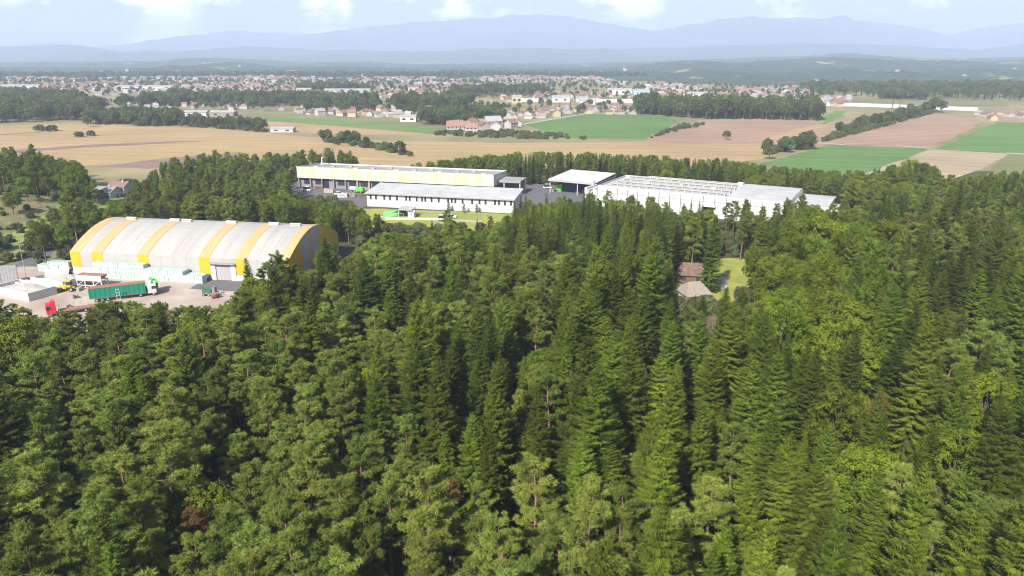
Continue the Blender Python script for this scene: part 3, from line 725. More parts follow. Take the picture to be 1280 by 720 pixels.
def far_enough(x, y, d):
    ci, cj = int(x // cell), int(y // cell); k = int(d // cell) + 1
    for i in range(ci - k, ci + k + 1):
        for j in range(cj - k, cj + k + 1):
            for (px_, py_, pd) in occ.get((i, j), ()):
                if (px_ - x) ** 2 + (py_ - y) ** 2 < (max(d, pd) if False else (d + pd) / 2) ** 2: return False
    return True
def kind_at(u, v, x, y):
    q = random.random()
    patch_n = math.sin(x * .071 + 1.3) * math.cos(y * .063 + x * .02) + .5 * math.sin(y * .13 + 2)
    if 935 < u < 1110 and 305 < v < 455: return 'broadleaf' if q < .9 else 'spruce'
    if v < 262 and u < 140: return 'broadleaf' if q < .75 else 'pine'
    if v < 300 and 140 <= u < 360: return 'pine' if q < .62 else ('broadleaf' if q < .9 else 'spruce')
    if 350 < u < 520 and v < 300: return 'broadleaf' if q < .5 else ('pine' if q < .85 else 'spruce')
    if v < 262 and u < 640: return 'pine' if q < .5 else ('spruce' if q < .75 else 'broadleaf')
    if v < 262 and u >= 640: return 'spruce' if q < (.5 if u < 900 else .25) else ('pine' if q < .85 else 'broadleaf')
    if 640 < u < 850 and v < 350: return 'spruce' if q < .8 else ('pine' if q < .9 else 'broadleaf')
    if 440 < u < 640 and v < 380: return 'spruce' if q < .35 else ('pine' if q < .82 else 'broadleaf')
    if u < 420 and v < 430: return 'pine' if q < .58 else ('spruce' if q < .74 else 'broadleaf')
    if u < 430: return 'pine' if q < .86 else ('spruce' if q < .94 else 'broadleaf')
    if u > 970 and v > 330: return 'spruce' if q < .80 else ('pine' if q < .94 else 'broadleaf')
    if u < 700: return ('spruce' if patch_n > -.1 else 'pine') if q < .75 else ('pine' if q < .93 else 'broadleaf')
    if v < 330: return 'spruce' if q < .5 else ('pine' if q < .88 else 'broadleaf')
    return ('spruce' if patch_n > -.55 else 'pine') if q < .8 else ('pine' if q < .88 else ('spruce' if q < .93 else 'broadleaf'))
TREES = []
fixed = []
def add_tree(x, y, k, h, vi=None, extra=None):
    v = VAR[k]; vi = random.randrange(len(v)) if vi is None else vi
    TREES.append(dict(x=x, y=y, k=k, h=h, vi=vi, s=h / v[vi][2], rot=random.random() * 6.283, extra=extra))
def reserve(x, y, d): occ.setdefault((int(x // cell), int(y // cell)), []).append((x, y, d))
# trees that stand out one by one, at their places in the photograph (u of the trunk, v of the tip, height)
def lone(u, vtop, h, k, label, vi=None, d=4.5, cat='tree'):
    x, y = at(u, vtop, h)
    reserve(x, y, d); add_tree(x, y, k, h, vi, (label, cat))
lone(346, 311, 17, 'spruce', 'slim dark spruce in front of the striped hall, right of its roller door', 4)
lone(310, 322, 19, 'spruce', 'dark spruce hiding the striped hall beside its roller door', 1)
lone(404, 297, 19, 'spruce', 'tall dark spruce in front of the hall\'s yellow gable end', 0)
lone(984, 246, 18, 'spruce', 'lone slender spruce rising above the right end of the white factory roof', 3)
lone(562, 262, 15, 'pine', 'loose-crowned pine below the long white low building\'s lawn', 1)
lone(893, 268, 22, 'spruce', 'tall spruce standing just behind the small garden houses', 0)
lone(215, 386, 14, 'bare_tree', 'pale bare withered tree below the green trailer truck', 0, cat='tree')
lone(833, 326, 12, 'bare_tree', 'withered pinkish-brown tree left of the small garden houses', 1, cat='tree')
lone(893, 396, 13, 'bare_tree', 'bare pale-topped tree below the beige-roofed garden house', 1, cat='tree')
for i, (u, v, h, lab) in enumerate([(236, 640, 13, 'rust-brown dying pine near the bottom edge, left'), (14, 470, 13, 'rust-brown dying pine at the left edge of the forest'), (1098, 492, 14, 'rust-coloured tree among the dark spruces on the right'), (355, 655, 12, 'rust-brown dying pine at the bottom, below the striped hall'), (560, 600, 12, 'brownish dying pine low in the middle of the forest'), (770, 430, 13, 'brown dying pine halfway up the forest, right of middle')]):
    lone(u, v, h, 'rusty_pine', lab, i % 2, d=3.2)
lone(48, 276, 13, 'broadleaf', 'bright green leafy tree beside the access road, left of the hall', 0, d=5)
lone(1088, 560, 17, 'broadleaf', 'bright leafy tree low on the right among spruces', 2, d=5)
for i, (u, v, h, w_) in enumerate([(852, 372, 4.5, 'left'), (866, 375, 4.0, 'middle'), (882, 371, 4.6, 'right')]):
    lone(u, v, h, 'bush', 'leafy garden bush in front of the beige-roofed garden house, %s' % w_, i % 2, d=2.5, cat='bush')
for i, (u, v, h, k_) in enumerate([(486, 279, 3.6, 'bush'), (497, 283, 4.2, 'bush'), (511, 281, 3.4, 'bush'), (523, 279, 4.6, 'bush'), (534, 284, 4.0, 'bush'), (549, 280, 3.8, 'bush'), (471, 268, 6.5, 'broadleaf'), (540, 275, 7.5, 'spruce'), (578, 277, 6.5, 'broadleaf'), (596, 274, 8.5, 'spruce'), (612, 270, 8.0, 'pine')]):
    lone(u, v, h, k_, '%s on the lawn below the white low building, %s' % ({'bush': 'leafy bush', 'broadleaf': 'young leafy tree', 'spruce': 'young spruce', 'pine': 'young pine'}[k_], from_left(i, 11)), d=2.5, cat='bush' if k_ == 'bush' else 'tree')
for i, (u, v, h) in enumerate([(4, 224, 11), (14, 252, 9), (33, 240, 10), (58, 236, 9), (70, 262, 9), (86, 282, 10), (102, 262, 11)]):
    lone(u, v, h, 'broadleaf', 'rounded leafy tree on the green slope left of the hall, %s' % from_left(i, 7), d=4)
lone(318, 232, 15, 'spruce', 'single dark round-bodied conifer left of the cream factory hall', 2)
lone(1140, 199, 16, 'broadleaf', 'dark round tree at the beige field\'s near corner', 2)
for q in range(36000):
    y = 44 + 376 * math.sqrt(random.random()) if q % 3 else 44 + 376 * random.random()
    x = (random.random() * 2 - 1) * (y * .74 + 34)
    if y > np.interp(x, FIELD_EDGE[:, 0], FIELD_EDGE[:, 1]): continue
    if any(in_poly(p, x, y) for p in NO_TREES): continue
    if x < -190 and random.random() < .3: continue
    u0, v0, f0 = pix(x, y, 11)
    k = kind_at(u0, v0, x, y)
    h = {'spruce': random.gauss(20, 3.4), 'pine': random.gauss(17, 2.2), 'broadleaf': random.gauss(13.8, 2.4)}[k]
    if y > 300 and u0 > 640: h *= .88
    grove = k == 'broadleaf' and 935 < u0 < 1110 and 305 < v0 < 455
    if grove: h = random.gauss(18, 2)
    if u0 < 520 and y > 225: h *= .78
    d = {'spruce': 3.25 + random.choice((0, 0, 0, 1.2)), 'pine': 3.2 + random.choice((0, 0, 0, 1.2)), 'broadleaf': 4.9}[k]
    if y > 260: d *= 1.12
    if u0 > 840 and v0 > 330 and k == 'spruce': d += random.choice((.3, 1.0, 2.4))
    if grove: d = 6.4
    if not far_enough(x, y, d): continue
    z0 = float(ground_z(x, y))
    vi = random.randrange(len(VAR[k])); rb = VAR[k][vi][3]
    near_u = 620 < u0 < 1090
    tab = SKY_NEAR if y < np.interp(x, FRONT[:, 0], FRONT[:, 1]) else (SKY_MID if 360 < u0 < 480 and y < 330 else SKY_FAR)
    ok = False; over = random.uniform(-13, 5) if random.random() < .35 else random.uniform(-1, 7)
    for _ in range(10):
        u, v, f = pix(x, y, z0 + h)
        w = rb * h / VAR[k][vi][2] * FPX / f
        sl = skyline(tab, u, w * .55)
        if k in ('spruce',): lim = max(sl[2], sl[1] - w * .9, sl[3] - w * .9)
        else: lim = sl[1:4].max()
        if v >= lim + (0 if tab is SKY_NEAR else random.random() ** 2 * 15) + ((random.random() ** 2 * 3 if u0 < 640 else over) if tab is SKY_NEAR else 0): ok = True; break
        h *= .93
    if not ok or h < (9.5 if k != 'broadleaf' else 6.5): continue
    ub, vb, fb = pix(x, y, z0 + h * (.1 if k == 'spruce' else .35))
    if any(y < Y0 and u + w * .85 > r_[0] and u - w * .85 < r_[2] and vb > r_[1] and v < r_[3] for r_, Y0 in CLEAR): continue
    reserve(x, y, d); add_tree(x, y, k, h, vi)

# the 300 of each kind that show largest become trees of their own; the rest of the wood is one mass
for t in TREES:
    z0 = float(ground_z(t['x'], t['y'])); t['z'] = z0
    t['u'], t['v'], f = pix(t['x'], t['y'], z0 + t['h'] * .8)
    t['f'] = f
    t['in'] = -25 < t['u'] < 1305 and pix(t['x'], t['y'], z0 + t['h'] * .97)[1] < 728
TREES.sort(key=lambda t: (not t['in'], t['f']))
count = {}
single, mass = [], []
for t in TREES:
    lim = 300
    if t['extra'] or (t['in'] and count.get(t['k'], 0) < lim - 12): 
        count[t['k']] = count.get(t['k'], 0) + 1; single.append(t)
    else: mass.append(t)
PLACE = [(90, 'at the far left'), (190, 'below the truck yard'), (300, 'below the roller door'), (430, 'below the striped hall'), (560, 'left of the middle'), (700, 'in the middle'), (830, 'right of the middle'), (950, 'below the garden houses'), (1060, 'below the big leafy trees'), (1170, 'on the right'), (1400, 'at the right edge')]
ROWS = [(300, 'near the factory buildings'), (345, 'in the upper forest'), (395, 'in the upper mid-forest'), (450, 'in the mid-forest'), (520, 'in the lower mid-forest'), (600, 'in the lower forest'), (999, 'along the bottom edge')]
KIND = {'spruce': 'dark spruce', 'pine': 'grey-green pine', 'broadleaf': 'leafy tree', 'bare_tree': 'bare tree', 'rusty_pine': 'rust-brown pine', 'bush': 'bush'}
cells = {}
for t in single:
    if t['extra']: continue
    pl = next(n for m, n in PLACE if t['u'] < m); rw = next(n for m, n in ROWS if t['v'] < m)
    cells.setdefault((t['k'], rw, pl), []).append(t)
for (k, rw, pl), ts in cells.items():
    ts.sort(key=lambda t: t['u'])
    for i, t in enumerate(ts):
        base = '%s %s, %s' % (KIND[k], rw, pl)
        if len(ts) > 1: base += ', ' + from_left(i, len(ts))
        t['label'] = base; t['group'] = '%s trees %s %s' % (k.replace('_', ' '), rw, pl)
TNAME = {'spruce': 'spruce_tree', 'pine': 'pine_tree', 'broadleaf': 'broadleaf_tree', 'bare_tree': 'bare_tree', 'rusty_pine': 'dying_pine', 'bush': 'garden_bush'}
for t in single:
    lab, cat = t['extra'] if t['extra'] else (t['label'], 'tree')
    o = thing(TNAME[t['k']], lab, cat, (t['x'], t['y'], t['z']), t['rot'], None if t['extra'] else t['group'])
    o.rotation_euler = (random.gauss(0, .022), random.gauss(0, .022), t['rot'])
    o.scale = (t['s'] * random.uniform(.85, 1.2), t['s'] * random.uniform(.85, 1.2), t['s'])
    cm, tm_, _, _ = VAR[t['k']][t['vi']]
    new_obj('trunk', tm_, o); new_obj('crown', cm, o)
kinds = ['spruce', 'pine', 'broadleaf', 'bush']; protos, first = [], {}
for k in kinds:
    first[k] = (len(protos), len(MID[k]), [h for _, h in MID[k]]); protos += [m for m, _ in MID[k]]
rows = []
for t in mass:
    if t['k'] not in first: continue
    f0, n, hs = first[t['k']]; i = random.randrange(n); rows.append((t['x'], t['y'], t['z'], t['h'] / hs[i], t['rot'], f0 + i))
stuff_trees('forest', 'mixed forest of pines, spruces and leafy trees seen as one mass', rows, protos)
rows = []
for q in range(5200):
    y = 44 + 360 * math.sqrt(random.random()); x = (random.random() * 2 - 1) * (y * .74 + 20)
    if y > np.interp(x, FIELD_EDGE[:, 0], FIELD_EDGE[:, 1]) - 3: continue
    if any(in_poly(p, x, y) for p in NO_TREES[:4]) : continue
    s = random.uniform(.35, .85); u, v, f = pix(x, y, s * 5)
    if any(y < Y0 and r_[0] < u < r_[2] and r_[1] < v < r_[3] for r_, Y0 in CLEAR): continue
    rows.append((x, y, float(ground_z(x, y)), s, random.random() * 6.28, first['bush'][0] + q % 2))
stuff_trees('undergrowth', 'low shrubs and saplings growing between the forest trees', rows, protos)
rows = []
for q in range(1100):
    x, y = random.uniform(-290, -150), random.uniform(225, 335); hill = in_poly(NO_TREES[3], x, y)
    if not hill or random.random() < .45 + .35 * math.sin(x * .09) * math.cos(y * .11): continue
    u, v, f = pix(x, y, 2)
    if 40 < u < 66 and 268 < v < 286: continue
    rows.append((x, y, float(ground_z(x, y)), random.uniform(.18, .75) ** 1.3, random.random() * 6.28, first['bush'][0] + q % 2))
stuff_trees('hillside_scrub', 'scattered scrub bushes on the dry hillside at the left edge', rows, protos)
rows = []
print('TRIS', {k: [len(a[0].polygons) for a in v] for k, v in VAR.items()}, {k: [len(a[0].polygons) for a in v] for k, v in MID.items()}, {k: [len(a[0].polygons) for a in v] for k, v in FAR.items()})
print('TREES single', len(single), 'mass', len(mass), count, 'labels', len({t.get('label') for t in single}))

# --- woods and hedges of the plain, seen as masses; lone trees as things
FK = ['spruce', 'pine', 'broadleaf', 'bush']; fprotos, ffirst = [], {}
for k in FK:
    ffirst[k] = (len(fprotos), len(FAR[k]), [h for _, h in FAR[k]]); fprotos += [m for m, _ in FAR[k]]
def wood(name, label, poly, spacing, mix, h0, seed):
    """trees spread over the ground polygon given by its outline in the photograph"""
    r = random.Random(seed); P = [at(*p) for p in poly]; x0, x1 = min(p[0] for p in P), max(p[0] for p in P); y0, y1 = min(p[1] for p in P), max(p[1] for p in P)
    n = int((x1 - x0) * (y1 - y0) / spacing ** 2 * 1.4); out = []
    xy = np.array([(r.uniform(x0, x1), r.uniform(y0, y1)) for _ in range(min(n, 60000))]); ok = in_poly(P, xy[:, 0], xy[:, 1])
    for x, y in xy[ok]:
        k = r.choices(list(mix), list(mix.values()))[0]; f0, m, hs = ffirst[k]; i = r.randrange(m)
        hh = h0 * (r.gauss(1, .13) if k != 'bush' else r.uniform(.2, .45))
        out.append((x, y, 0, hh / hs[i], r.random() * 6.28, f0 + i))
    return stuff_trees(name, label, out, fprotos)
B, S_, P_, U_ = 'broadleaf', 'spruce', 'pine', 'bush'
wood('wood', 'dark straight-edged wood behind the pinkish fields', [(790, 143), (880, 149), (1025, 151), (1020, 142), (900, 139), (800, 138)], 6, {S_: 5, P_: 3, B: 2}, 17, 1)
wood('wood', 'bluish wood along the left edge of the plain', [(-80, 158), (60, 152), (120, 150), (130, 138), (95, 128), (60, 124), (-80, 120)], 9, {B: 6, P_: 2, S_: 1}, 14, 2)
wood('hedge', 'tree belt along the far edge of the stubble field, left', [(100, 156), (210, 158), (235, 156), (210, 147), (130, 149)], 7, {B: 5, U_: 2}, 11, 3)
wood('hedge', 'low hedge crossing the tan fields on the left', [(225, 158), (290, 162), (332, 166), (330, 162), (270, 157), (220, 153)], 5, {U_: 5, B: 2}, 9, 4)
wood('wood', 'tree belt in front of the town, left of the middle', [(150, 134), (260, 132), (420, 135), (470, 138), (470, 130), (350, 126), (220, 125)], 10, {B: 6, S_: 2}, 14, 5)
wood('wood', 'bluish wood before the town centre', [(490, 139), (580, 139), (590, 131), (500, 131)], 8, {B: 5, S_: 3}, 15, 6)
wood('wood', 'wide bluish tree belt in front of the town', [(565, 122), (680, 121), (680, 115), (565, 115)], 13, {B: 5, S_: 3}, 14, 7)
wood('wood', 'tree belt in front of the town, behind the long sheds', [(370, 117), (470, 117), (440, 112), (370, 112)], 13, {B: 5, S_: 3}, 14, 8)
wood('wood', 'tree clump around the red-roofed hamlet', [(525, 156), (580, 158), (640, 152), (600, 146), (540, 147)], 8, {B: 6, S_: 1}, 12, 9)
wood('hedge', 'hedge and scrub along the near side of the hamlet', [(540, 169), (600, 172), (660, 174), (740, 175), (700, 169), (640, 165), (560, 165)], 6, {U_: 8}, 7, 10)
wood('hedge', 'grey-green shrub belt between the tan fields above the cream hall', [(396, 178), (440, 183), (515, 196), (512, 193), (450, 178), (410, 173)], 5.0, {U_: 7, B: 1}, 8, 11)
wood('hedge', 'long hedgerow between the pinkish fields on the right', [(1022, 180), (1075, 166), (1170, 141), (1165, 136), (1110, 147), (1050, 165)], 5, {U_: 6, B: 1}, 9, 12)
wood('hedge', 'bushes along the right side of the green field', [(805, 176), (850, 163), (885, 158), (880, 156), (848, 158)], 5, {U_: 4}, 7, 13)
wood('wood', 'dark blue wood beyond the motorway on the right', [(1095, 124), (1160, 125), (1150, 120), (1100, 120)], 8, {S_: 3, B: 3}, 13, 14)
wood('wood', 'bluish wood at the foot of the hills on the right', [(1000, 119), (1290, 127), (1500, 120), (1500, 108), (1000, 110)], 18, {S_: 3, B: 4}, 14, 15)
wood('wood', 'garden trees scattered between the town houses', [(-100, 118), (300, 120), (640, 124), (760, 126), (1040, 127), (1040, 112), (760, 104), (640, 97), (300, 98), (-100, 101)], 30, {B: 6, S_: 2}, 8, 16)
wood('wood', 'garden trees between the nearer village houses', [(90, 136), (320, 141), (640, 148), (800, 143), (800, 132), (600, 134), (300, 130), (100, 128)], 26, {B: 6, S_: 2}, 9, 17)
wood('hedge', 'row of trees and bushes above the near green field on the right', [(940, 196), (1015, 186), (1020, 181), (975, 187)], 5, {B: 3, U_: 4}, 9, 18)
wood('wood', 'blue-green wood at the far end of the plain on the left', [(-100, 99), (400, 98), (820, 97), (820, 94), (400, 94), (-100, 94)], 24, {B: 5, S_: 2}, 14, 19)
for u, v, h, k, lab in [(110, 159, 9, B, 'lone round tree on the far left stubble field'), (50, 164, 5, U_, 'small dark bush clump on the left stubble field edge'), (65, 164, 5, U_, 'wide dark bush beside the lone tree on stubble'), (99, 171, 4, U_, 'flat dark bush in the middle of the left tan field'), (114, 170, 4, U_, 'smaller dark bush right of the flat one on tan field'),
                        (404, 176, 8, B, 'tall grey-green tree at the shrub belt\'s left end'), (428, 179, 8.5, B, 'broad grey tree in the shrub belt above the cream hall'), (440, 181, 7.5, B, 'round grey tree right of the broad one in the shrub belt'), (500, 194, 9, B, 'round dark bush tree at the shrub belt\'s right end'),
                        (908, 175, 7, B, 'single dark bush standing alone in the pinkish field'), (985, 191, 9, B, 'round tree at the left corner of the near green field'), (1012, 187, 10, B, 'taller round tree at the near green field\'s upper edge'), (961, 199, 8, B, 'leftmost round bush beside the near green field'),
                        (1115, 136, 14, S_, 'dark pointed tree pair standing at the white motorway wall'), (1124, 137, 10, S_, 'smaller pointed tree beside the white motorway wall'), (1168, 140, 17, B, 'tall grey tree where the hedgerow meets the motorway wall'), (1176, 141, 14, B, 'second tall grey tree at the motorway wall')]:
    x, y = at(u, v); mesh, hh = FAR[k][(u * 7) % len(FAR[k])]
    o = tag(new_obj({B: 'field_tree', U_: 'field_bush', S_: 'field_conifer'}[k], mesh), lab, 'bush' if k == U_ else 'tree')
    o.location = (x, y, 0); o.rotation_euler = (0, 0, u); o.scale = (h / hh * (1.25 if k != S_ else 1),) * 2 + (h / hh,)

# ------------------------------------------------------------------ arched hall with yellow stripes
def frame(p, q): return math.atan2(q[1] - p[1], q[0] - p[0]), math.hypot(q[0] - p[0], q[1] - p[1])
A, Bc = (-131.5, 210.5), (-63.2, 199.2)
rz, LEN = frame(A, Bc); DEP, EAVE, CROWN, PLINTH = 36.0, 6.5, 12.7, 2.0
hall = thing('arched_hall', 'long arched hall with white and yellow striped sheet cladding beside the truck yard', 'hall', (*A, 0.1), rz)
def arch(b):                                   # height of the roof at depth b
    t = (b / DEP - .5) * 2
    return EAVE + (CROWN - EAVE) * (1 - abs(t) ** 1.8)
NB = 18
bs = [DEP * (0.5 - 0.5 * math.cos(math.pi * i / NB)) for i in range(NB + 1)]
def roof_strip(a0, a1, off=0.0):
    th = .18; mb = MB()
    for i in range(NB):
        b0, b1 = bs[i], bs[i+1]; z0, z1 = arch(b0) + off, arch(b1) + off
        mb._add([(a0,b0,z0),(a1,b0,z0),(a1,b1,z1),(a0,b1,z1),(a0,b0,z0-th),(a1,b0,z0-th),(a1,b1,z1-th),(a0,b1,z1-th)],
                [(0,1,2,3),(7,6,5,4)] + ([(0,4,5,1)] if i == 0 else []) + ([(2,6,7,3)] if i == NB-1 else []) + [(0,3,7,4),(1,5,6,2)], 0)
    return mb
edges = [0, 3.4, 7.2, 10.8, 22.2, 25.6, 41.6, 45.0, 53.0, 56.4, 66.4, LEN]
for i in range(11):
    yel = i % 2 == 0; a0, a1 = edges[i], edges[i+1]
    n = max(1, round((a1 - a0) / 3.8))
    for k in range(n):                          # every sheet its own piece, a fine joint between neighbours
        p, q = a0 + (a1 - a0) * k / n + .02, a0 + (a1 - a0) * (k + 1) / n - .02
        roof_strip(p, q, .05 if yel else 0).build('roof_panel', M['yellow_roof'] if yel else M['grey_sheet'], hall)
        if i == 8 - 1:                          # over the roller door the cladding stops higher
            MB().box(p, q, -.10, .06, 5.3, EAVE - .02).build('wall_panel', M['grey_sheet'], hall)
        else:
            MB().box(p, q, -.12 if yel else -.10, .06, PLINTH, EAVE - .02 + (.05 if yel else 0)).build('wall_panel', M['yellow'] if yel else M['pale_sheet'], hall)
        if i != 7: MB().box(p, q, DEP - .06, DEP + .10, PLINTH, EAVE - .02).build('wall_panel', M['yellow'] if yel else M['pale_sheet'], hall)
MB().box(.05, 45.1, -.04, .3, 0, PLINTH - .12).box(52.9, LEN - .05, -.04, .3, 0, PLINTH - .12).box(.05, LEN - .05, DEP - .3, DEP + .04, 0, PLINTH - .05).build('plinth', M['white2'], hall)
MB().box(.05, 45.1, .0, .25, PLINTH - .12, PLINTH).box(52.9, LEN - .05, .0, .25, PLINTH - .12, PLINTH).build('shadow_gap', M['steel'], hall)
dr = MB().box(46.6, 51.4, .12, .22, 0, 4.6).build('roller_door', M['lilac'], hall)
m = MB()
for z in np.arange(.3, 4.6, .3): m.box(46.6, 51.4, .09, .118, z, z + .05)
m.build('door_rib', M['grey_sheet'], dr)
MB().box(45.1, 46.6, -.22, .3, 0, 4.9).box(51.4, 52.9, -.22, .3, 0, 4.9).box(46.6, 51.4, -.22, .3, 4.6, 4.9).build('door_frame', M['white2'], hall)
MB().box(45.0, 53.0, -1.1, .05, 5.0, 5.16).box(45.0, 53.0, .0, .3, 4.9, 5.28).build('door_canopy', M['steel'], hall)
def gable(x0, x1, flip):
    segs = [(0, 9.5, 'yellow'), (9.5, 14.2, 'lilac'), (14.2, 16.2, 'yellow'), (16.2, 20.8, 'lilac'), (20.8, 29, 'yellow'), (29, 36, 'yellow')]
    for s0, s1, mt in segs:
        n = 6; prof = [(s0 + .02, 0), (s1 - .02, 0)] + [(s1 - .02 - (s1 - s0 - .04) * i / n, arch(s1 - .02 - (s1 - s0 - .04) * i / n) - .2) for i in range(n + 1)]
        MB().prism(prof, x0, x1).build('gable_panel', M[mt], hall)
gable(LEN - .35, LEN - .1, False); gable(.1, .35, True)
for a in (7, 22, 26, 41, 55, 62):
    MB().box(a, a + 3.2, DEP * .5 - .5, DEP * .5 + .5, CROWN + .04, CROWN + .55).prism([(DEP*.5-.7, CROWN+.55), (DEP*.5+.7, CROWN+.55), (DEP*.5, CROWN+.8)], a - .1, a + 3.3).build('ridge_vent', M['white'], hall)
def hall_pt(a, b): c, s = math.cos(rz), math.sin(rz); return (A[0] + c * a - s * b, A[1] + s * a + c * b)
HALL_RZ = rz

# wrapped bales stacked along the front wall and past the left corner
bm_ = MB(); bm_.box(-.56, .56, -.56, .56, 0, 1.06); bm_.box(-.575, .575, -.10, .10, -.002, 1.075, 1); bm_.box(-.10, .10, -.575, .575, -.003, 1.074, 1)
bale_mesh = bm_.mesh('wrapped_bale', [M['mint'], M['mint_dark']])
first_bale = None
def bale(a, b, z, lab, grp, jit=.05):
    o = new_obj('wrapped_bale', bale_mesh); x, y = hall_pt(a + random.uniform(-jit, jit), b + random.uniform(-jit, jit))
    o.location = (x, y, .13 + z); o.rotation_euler = (0, 0, HALL_RZ + random.uniform(-.05, .05))
    tag(o, lab, 'bale', grp)
for k in range(30):
    a = 9.8 + k * 1.18; top = 4 if k < 14 else 3 if k < 25 else 2
    for row in range(3):
        for lv in range(top - (1 if row == 0 and k < 14 else 0)):
            if row == 2 and lv < top - 1: continue
            if row == 1 and lv < top - 1 and not (k in (0, 29)): continue
            front = ['front', 'middle', 'rear'][row]
            bale(a, -1.2 - (2 - row) * 1.2, lv * 1.08, 'mint wrapped bale along the hall wall, %s row, layer %s, %s' % (front, ['one', 'two', 'three', 'four'][lv], from_left(k, 30)), 'bales in the %s row level %d' % (front, lv + 1))
for i in range(9):
    for j in range(3):
        for lv in range(3 - (i > 5) - (j == 0)):
            if lv < 1 and 0 < j < 2 and i < 5: continue
            bale(-1.2 - i * 1.18, 2.2 - j * 1.2, lv * 1.08, 'mint wrapped bale beyond the hall\'s left corner, %s row, layer %s, %s' % (['rear', 'middle', 'front'][j], ['one', 'two', 'three'][lv], from_left(8 - i, 9)), 'bales past the left corner level %d' % (lv + 1))

# ------------------------------------------------------------------ lorries and yard machines
def wheel(parent, x, y, z, r, w):
    t = MB().cyl((x, y - w/2, z), (x, y + w/2, z), r, n=16).build('wheel', M['rubber'], parent)
    MB().cyl((x, y - w/2 - .02, z), (x, y + w/2 + .02, z), r * .55, n=12).build('rim', M['steel'], t)
def cab(parent, x0, col):
    """tractor cab whose front faces +x"""
    c = MB().prism([(-1.22, .75), (1.22, .75), (1.22, 2.7), (1.08, 3.35), (-1.08, 3.35), (-1.22, 2.7)], x0, x0 + 2.1).build('cab', col, parent, bevel=.08)
    MB().prism([(-1.05, 1.95), (1.05, 1.95), (.98, 2.85), (-.98, 2.85)], x0 + 2.105, x0 + 2.13).build('windscreen', M['glass'], c)
    for s in (-1, 1):
        MB().box(x0 + 1.0, x0 + 1.9, s * 1.235 - .01, s * 1.235 + .01, 1.95, 2.75).build('side_window', M['glass'], c)
        MB().box(x0 + 2.10, x0 + 2.16, s * .95 - .18, s * .95 + .18, 1.0, 1.22).build('headlight', M['white'], c)
        MB().box(x0 + 1.95, x0 + 2.1, s * 1.42 - .08, s * 1.42 + .08, 2.0, 2.7).build('mirror', M['rubber'], c)
    MB().box(x0 + 2.10, x0 + 2.14, -.8, .8, .95, 1.6).build('grille', M['steel'], c)
    MB().prism([(-1.0, 3.36), (1.0, 3.36), (.9, 3.9), (-.9, 3.9)], x0 + .1, x0 + 1.0).build('wind_deflector', col, c)
    MB().box(x0 - 3.2, x0 + 2.0, -.45, .45, .55, .85).build('chassis', M['steel'], parent)
    for xx in (x0 + 1.3, x0 - 1.9):
        for s in (-1, 1): wheel(parent, xx, s * 1.0, .5, .5, .35)
p0, p1 = at(109, 379.5), at(176, 371.5)
rz2, l2 = frame(p0, p1)
tr = thing('trailer_truck', 'articulated truck with long dark green tarpaulin trailer and white cab in the yard', 'truck', ((p0[0]*.97+p1[0]*.03), p0[1] + 1.0, .13), rz2)
tl = 13.4
t_ = MB().box(0, tl, -1.25, 1.25, 1.15, 3.85).build('trailer_body', M['teal'], tr, bevel=.05)
m = MB()
for k in range(12): m.box(.3 + k * 1.15, .38 + k * 1.15, -1.285, 1.285, 1.2, 3.8)
m.build('strap', M['dkgreen'], t_)
MB().box(-.02, tl + .02, -1.28, 1.28, 3.852, 3.93).box(-.02, tl + .02, -1.28, 1.28, 1.0, 1.148).build('rail', M['rust'], tr)
MB().box(-.05, -.004, -1.2, 1.2, 1.2, 3.8).build('rear_door', M['concrete'], tr)
for xx in (1.6, 2.9, 4.2):
    for s in (-1, 1): wheel(tr, xx, s * 1.0, .5, .5, .35)
cab(tr, tl + .5, M['white'])
# the little gantry that stands in front of the trailer
g = thing('steel_frame', 'small white steel ladder frame standing against the green trailer', 'frame', (*at(149, 377), .13), rz2)
for s in (-.4, .4): MB().bar((s, 0, 0), (s, 0, 3.6), .09).build('post', M['white'], g)
for z in (.8, 1.6, 2.4, 3.2): MB().bar((-.4, 0, z), (.4, 0, z), .07).build('rung', M['white'], g)
# green tractor unit beyond the cab
g = thing('green_lorry', 'bright green lorry cab parked right of the white cab', 'lorry', (*at(183, 366), .13), rz2 + .05)
cab(g, 1.0, M['green'])
MB().box(-4.2, .8, -1.2, 1.2, .95, 1.5).build('load_bed', M['dkgreen'], g)
# red lorry with an empty flatbed
g = thing('red_lorry', 'red lorry with an empty flatbed among the treetops at the yard\'s near edge', 'lorry', (*at(90, 391.5), .13), rz2 + math.pi + .12)
cab(g, 3.2, M['red'])
bd = MB().box(-5.6, 2.8, -1.25, 1.25, .95, 1.15).build('flatbed', M['rust'], g)
for k in range(6):
    for s in (-1, 1): MB().bar((-5.5 + k * 1.6, s * 1.2, 1.1), (-5.5 + k * 1.6, s * 1.2, 2.3), .09).build('stake', M['steel'], bd)
for xx in (-4.4, -3.1):
    for s in (-1, 1): wheel(g, xx, s * 1.0, .5, .5, .35)
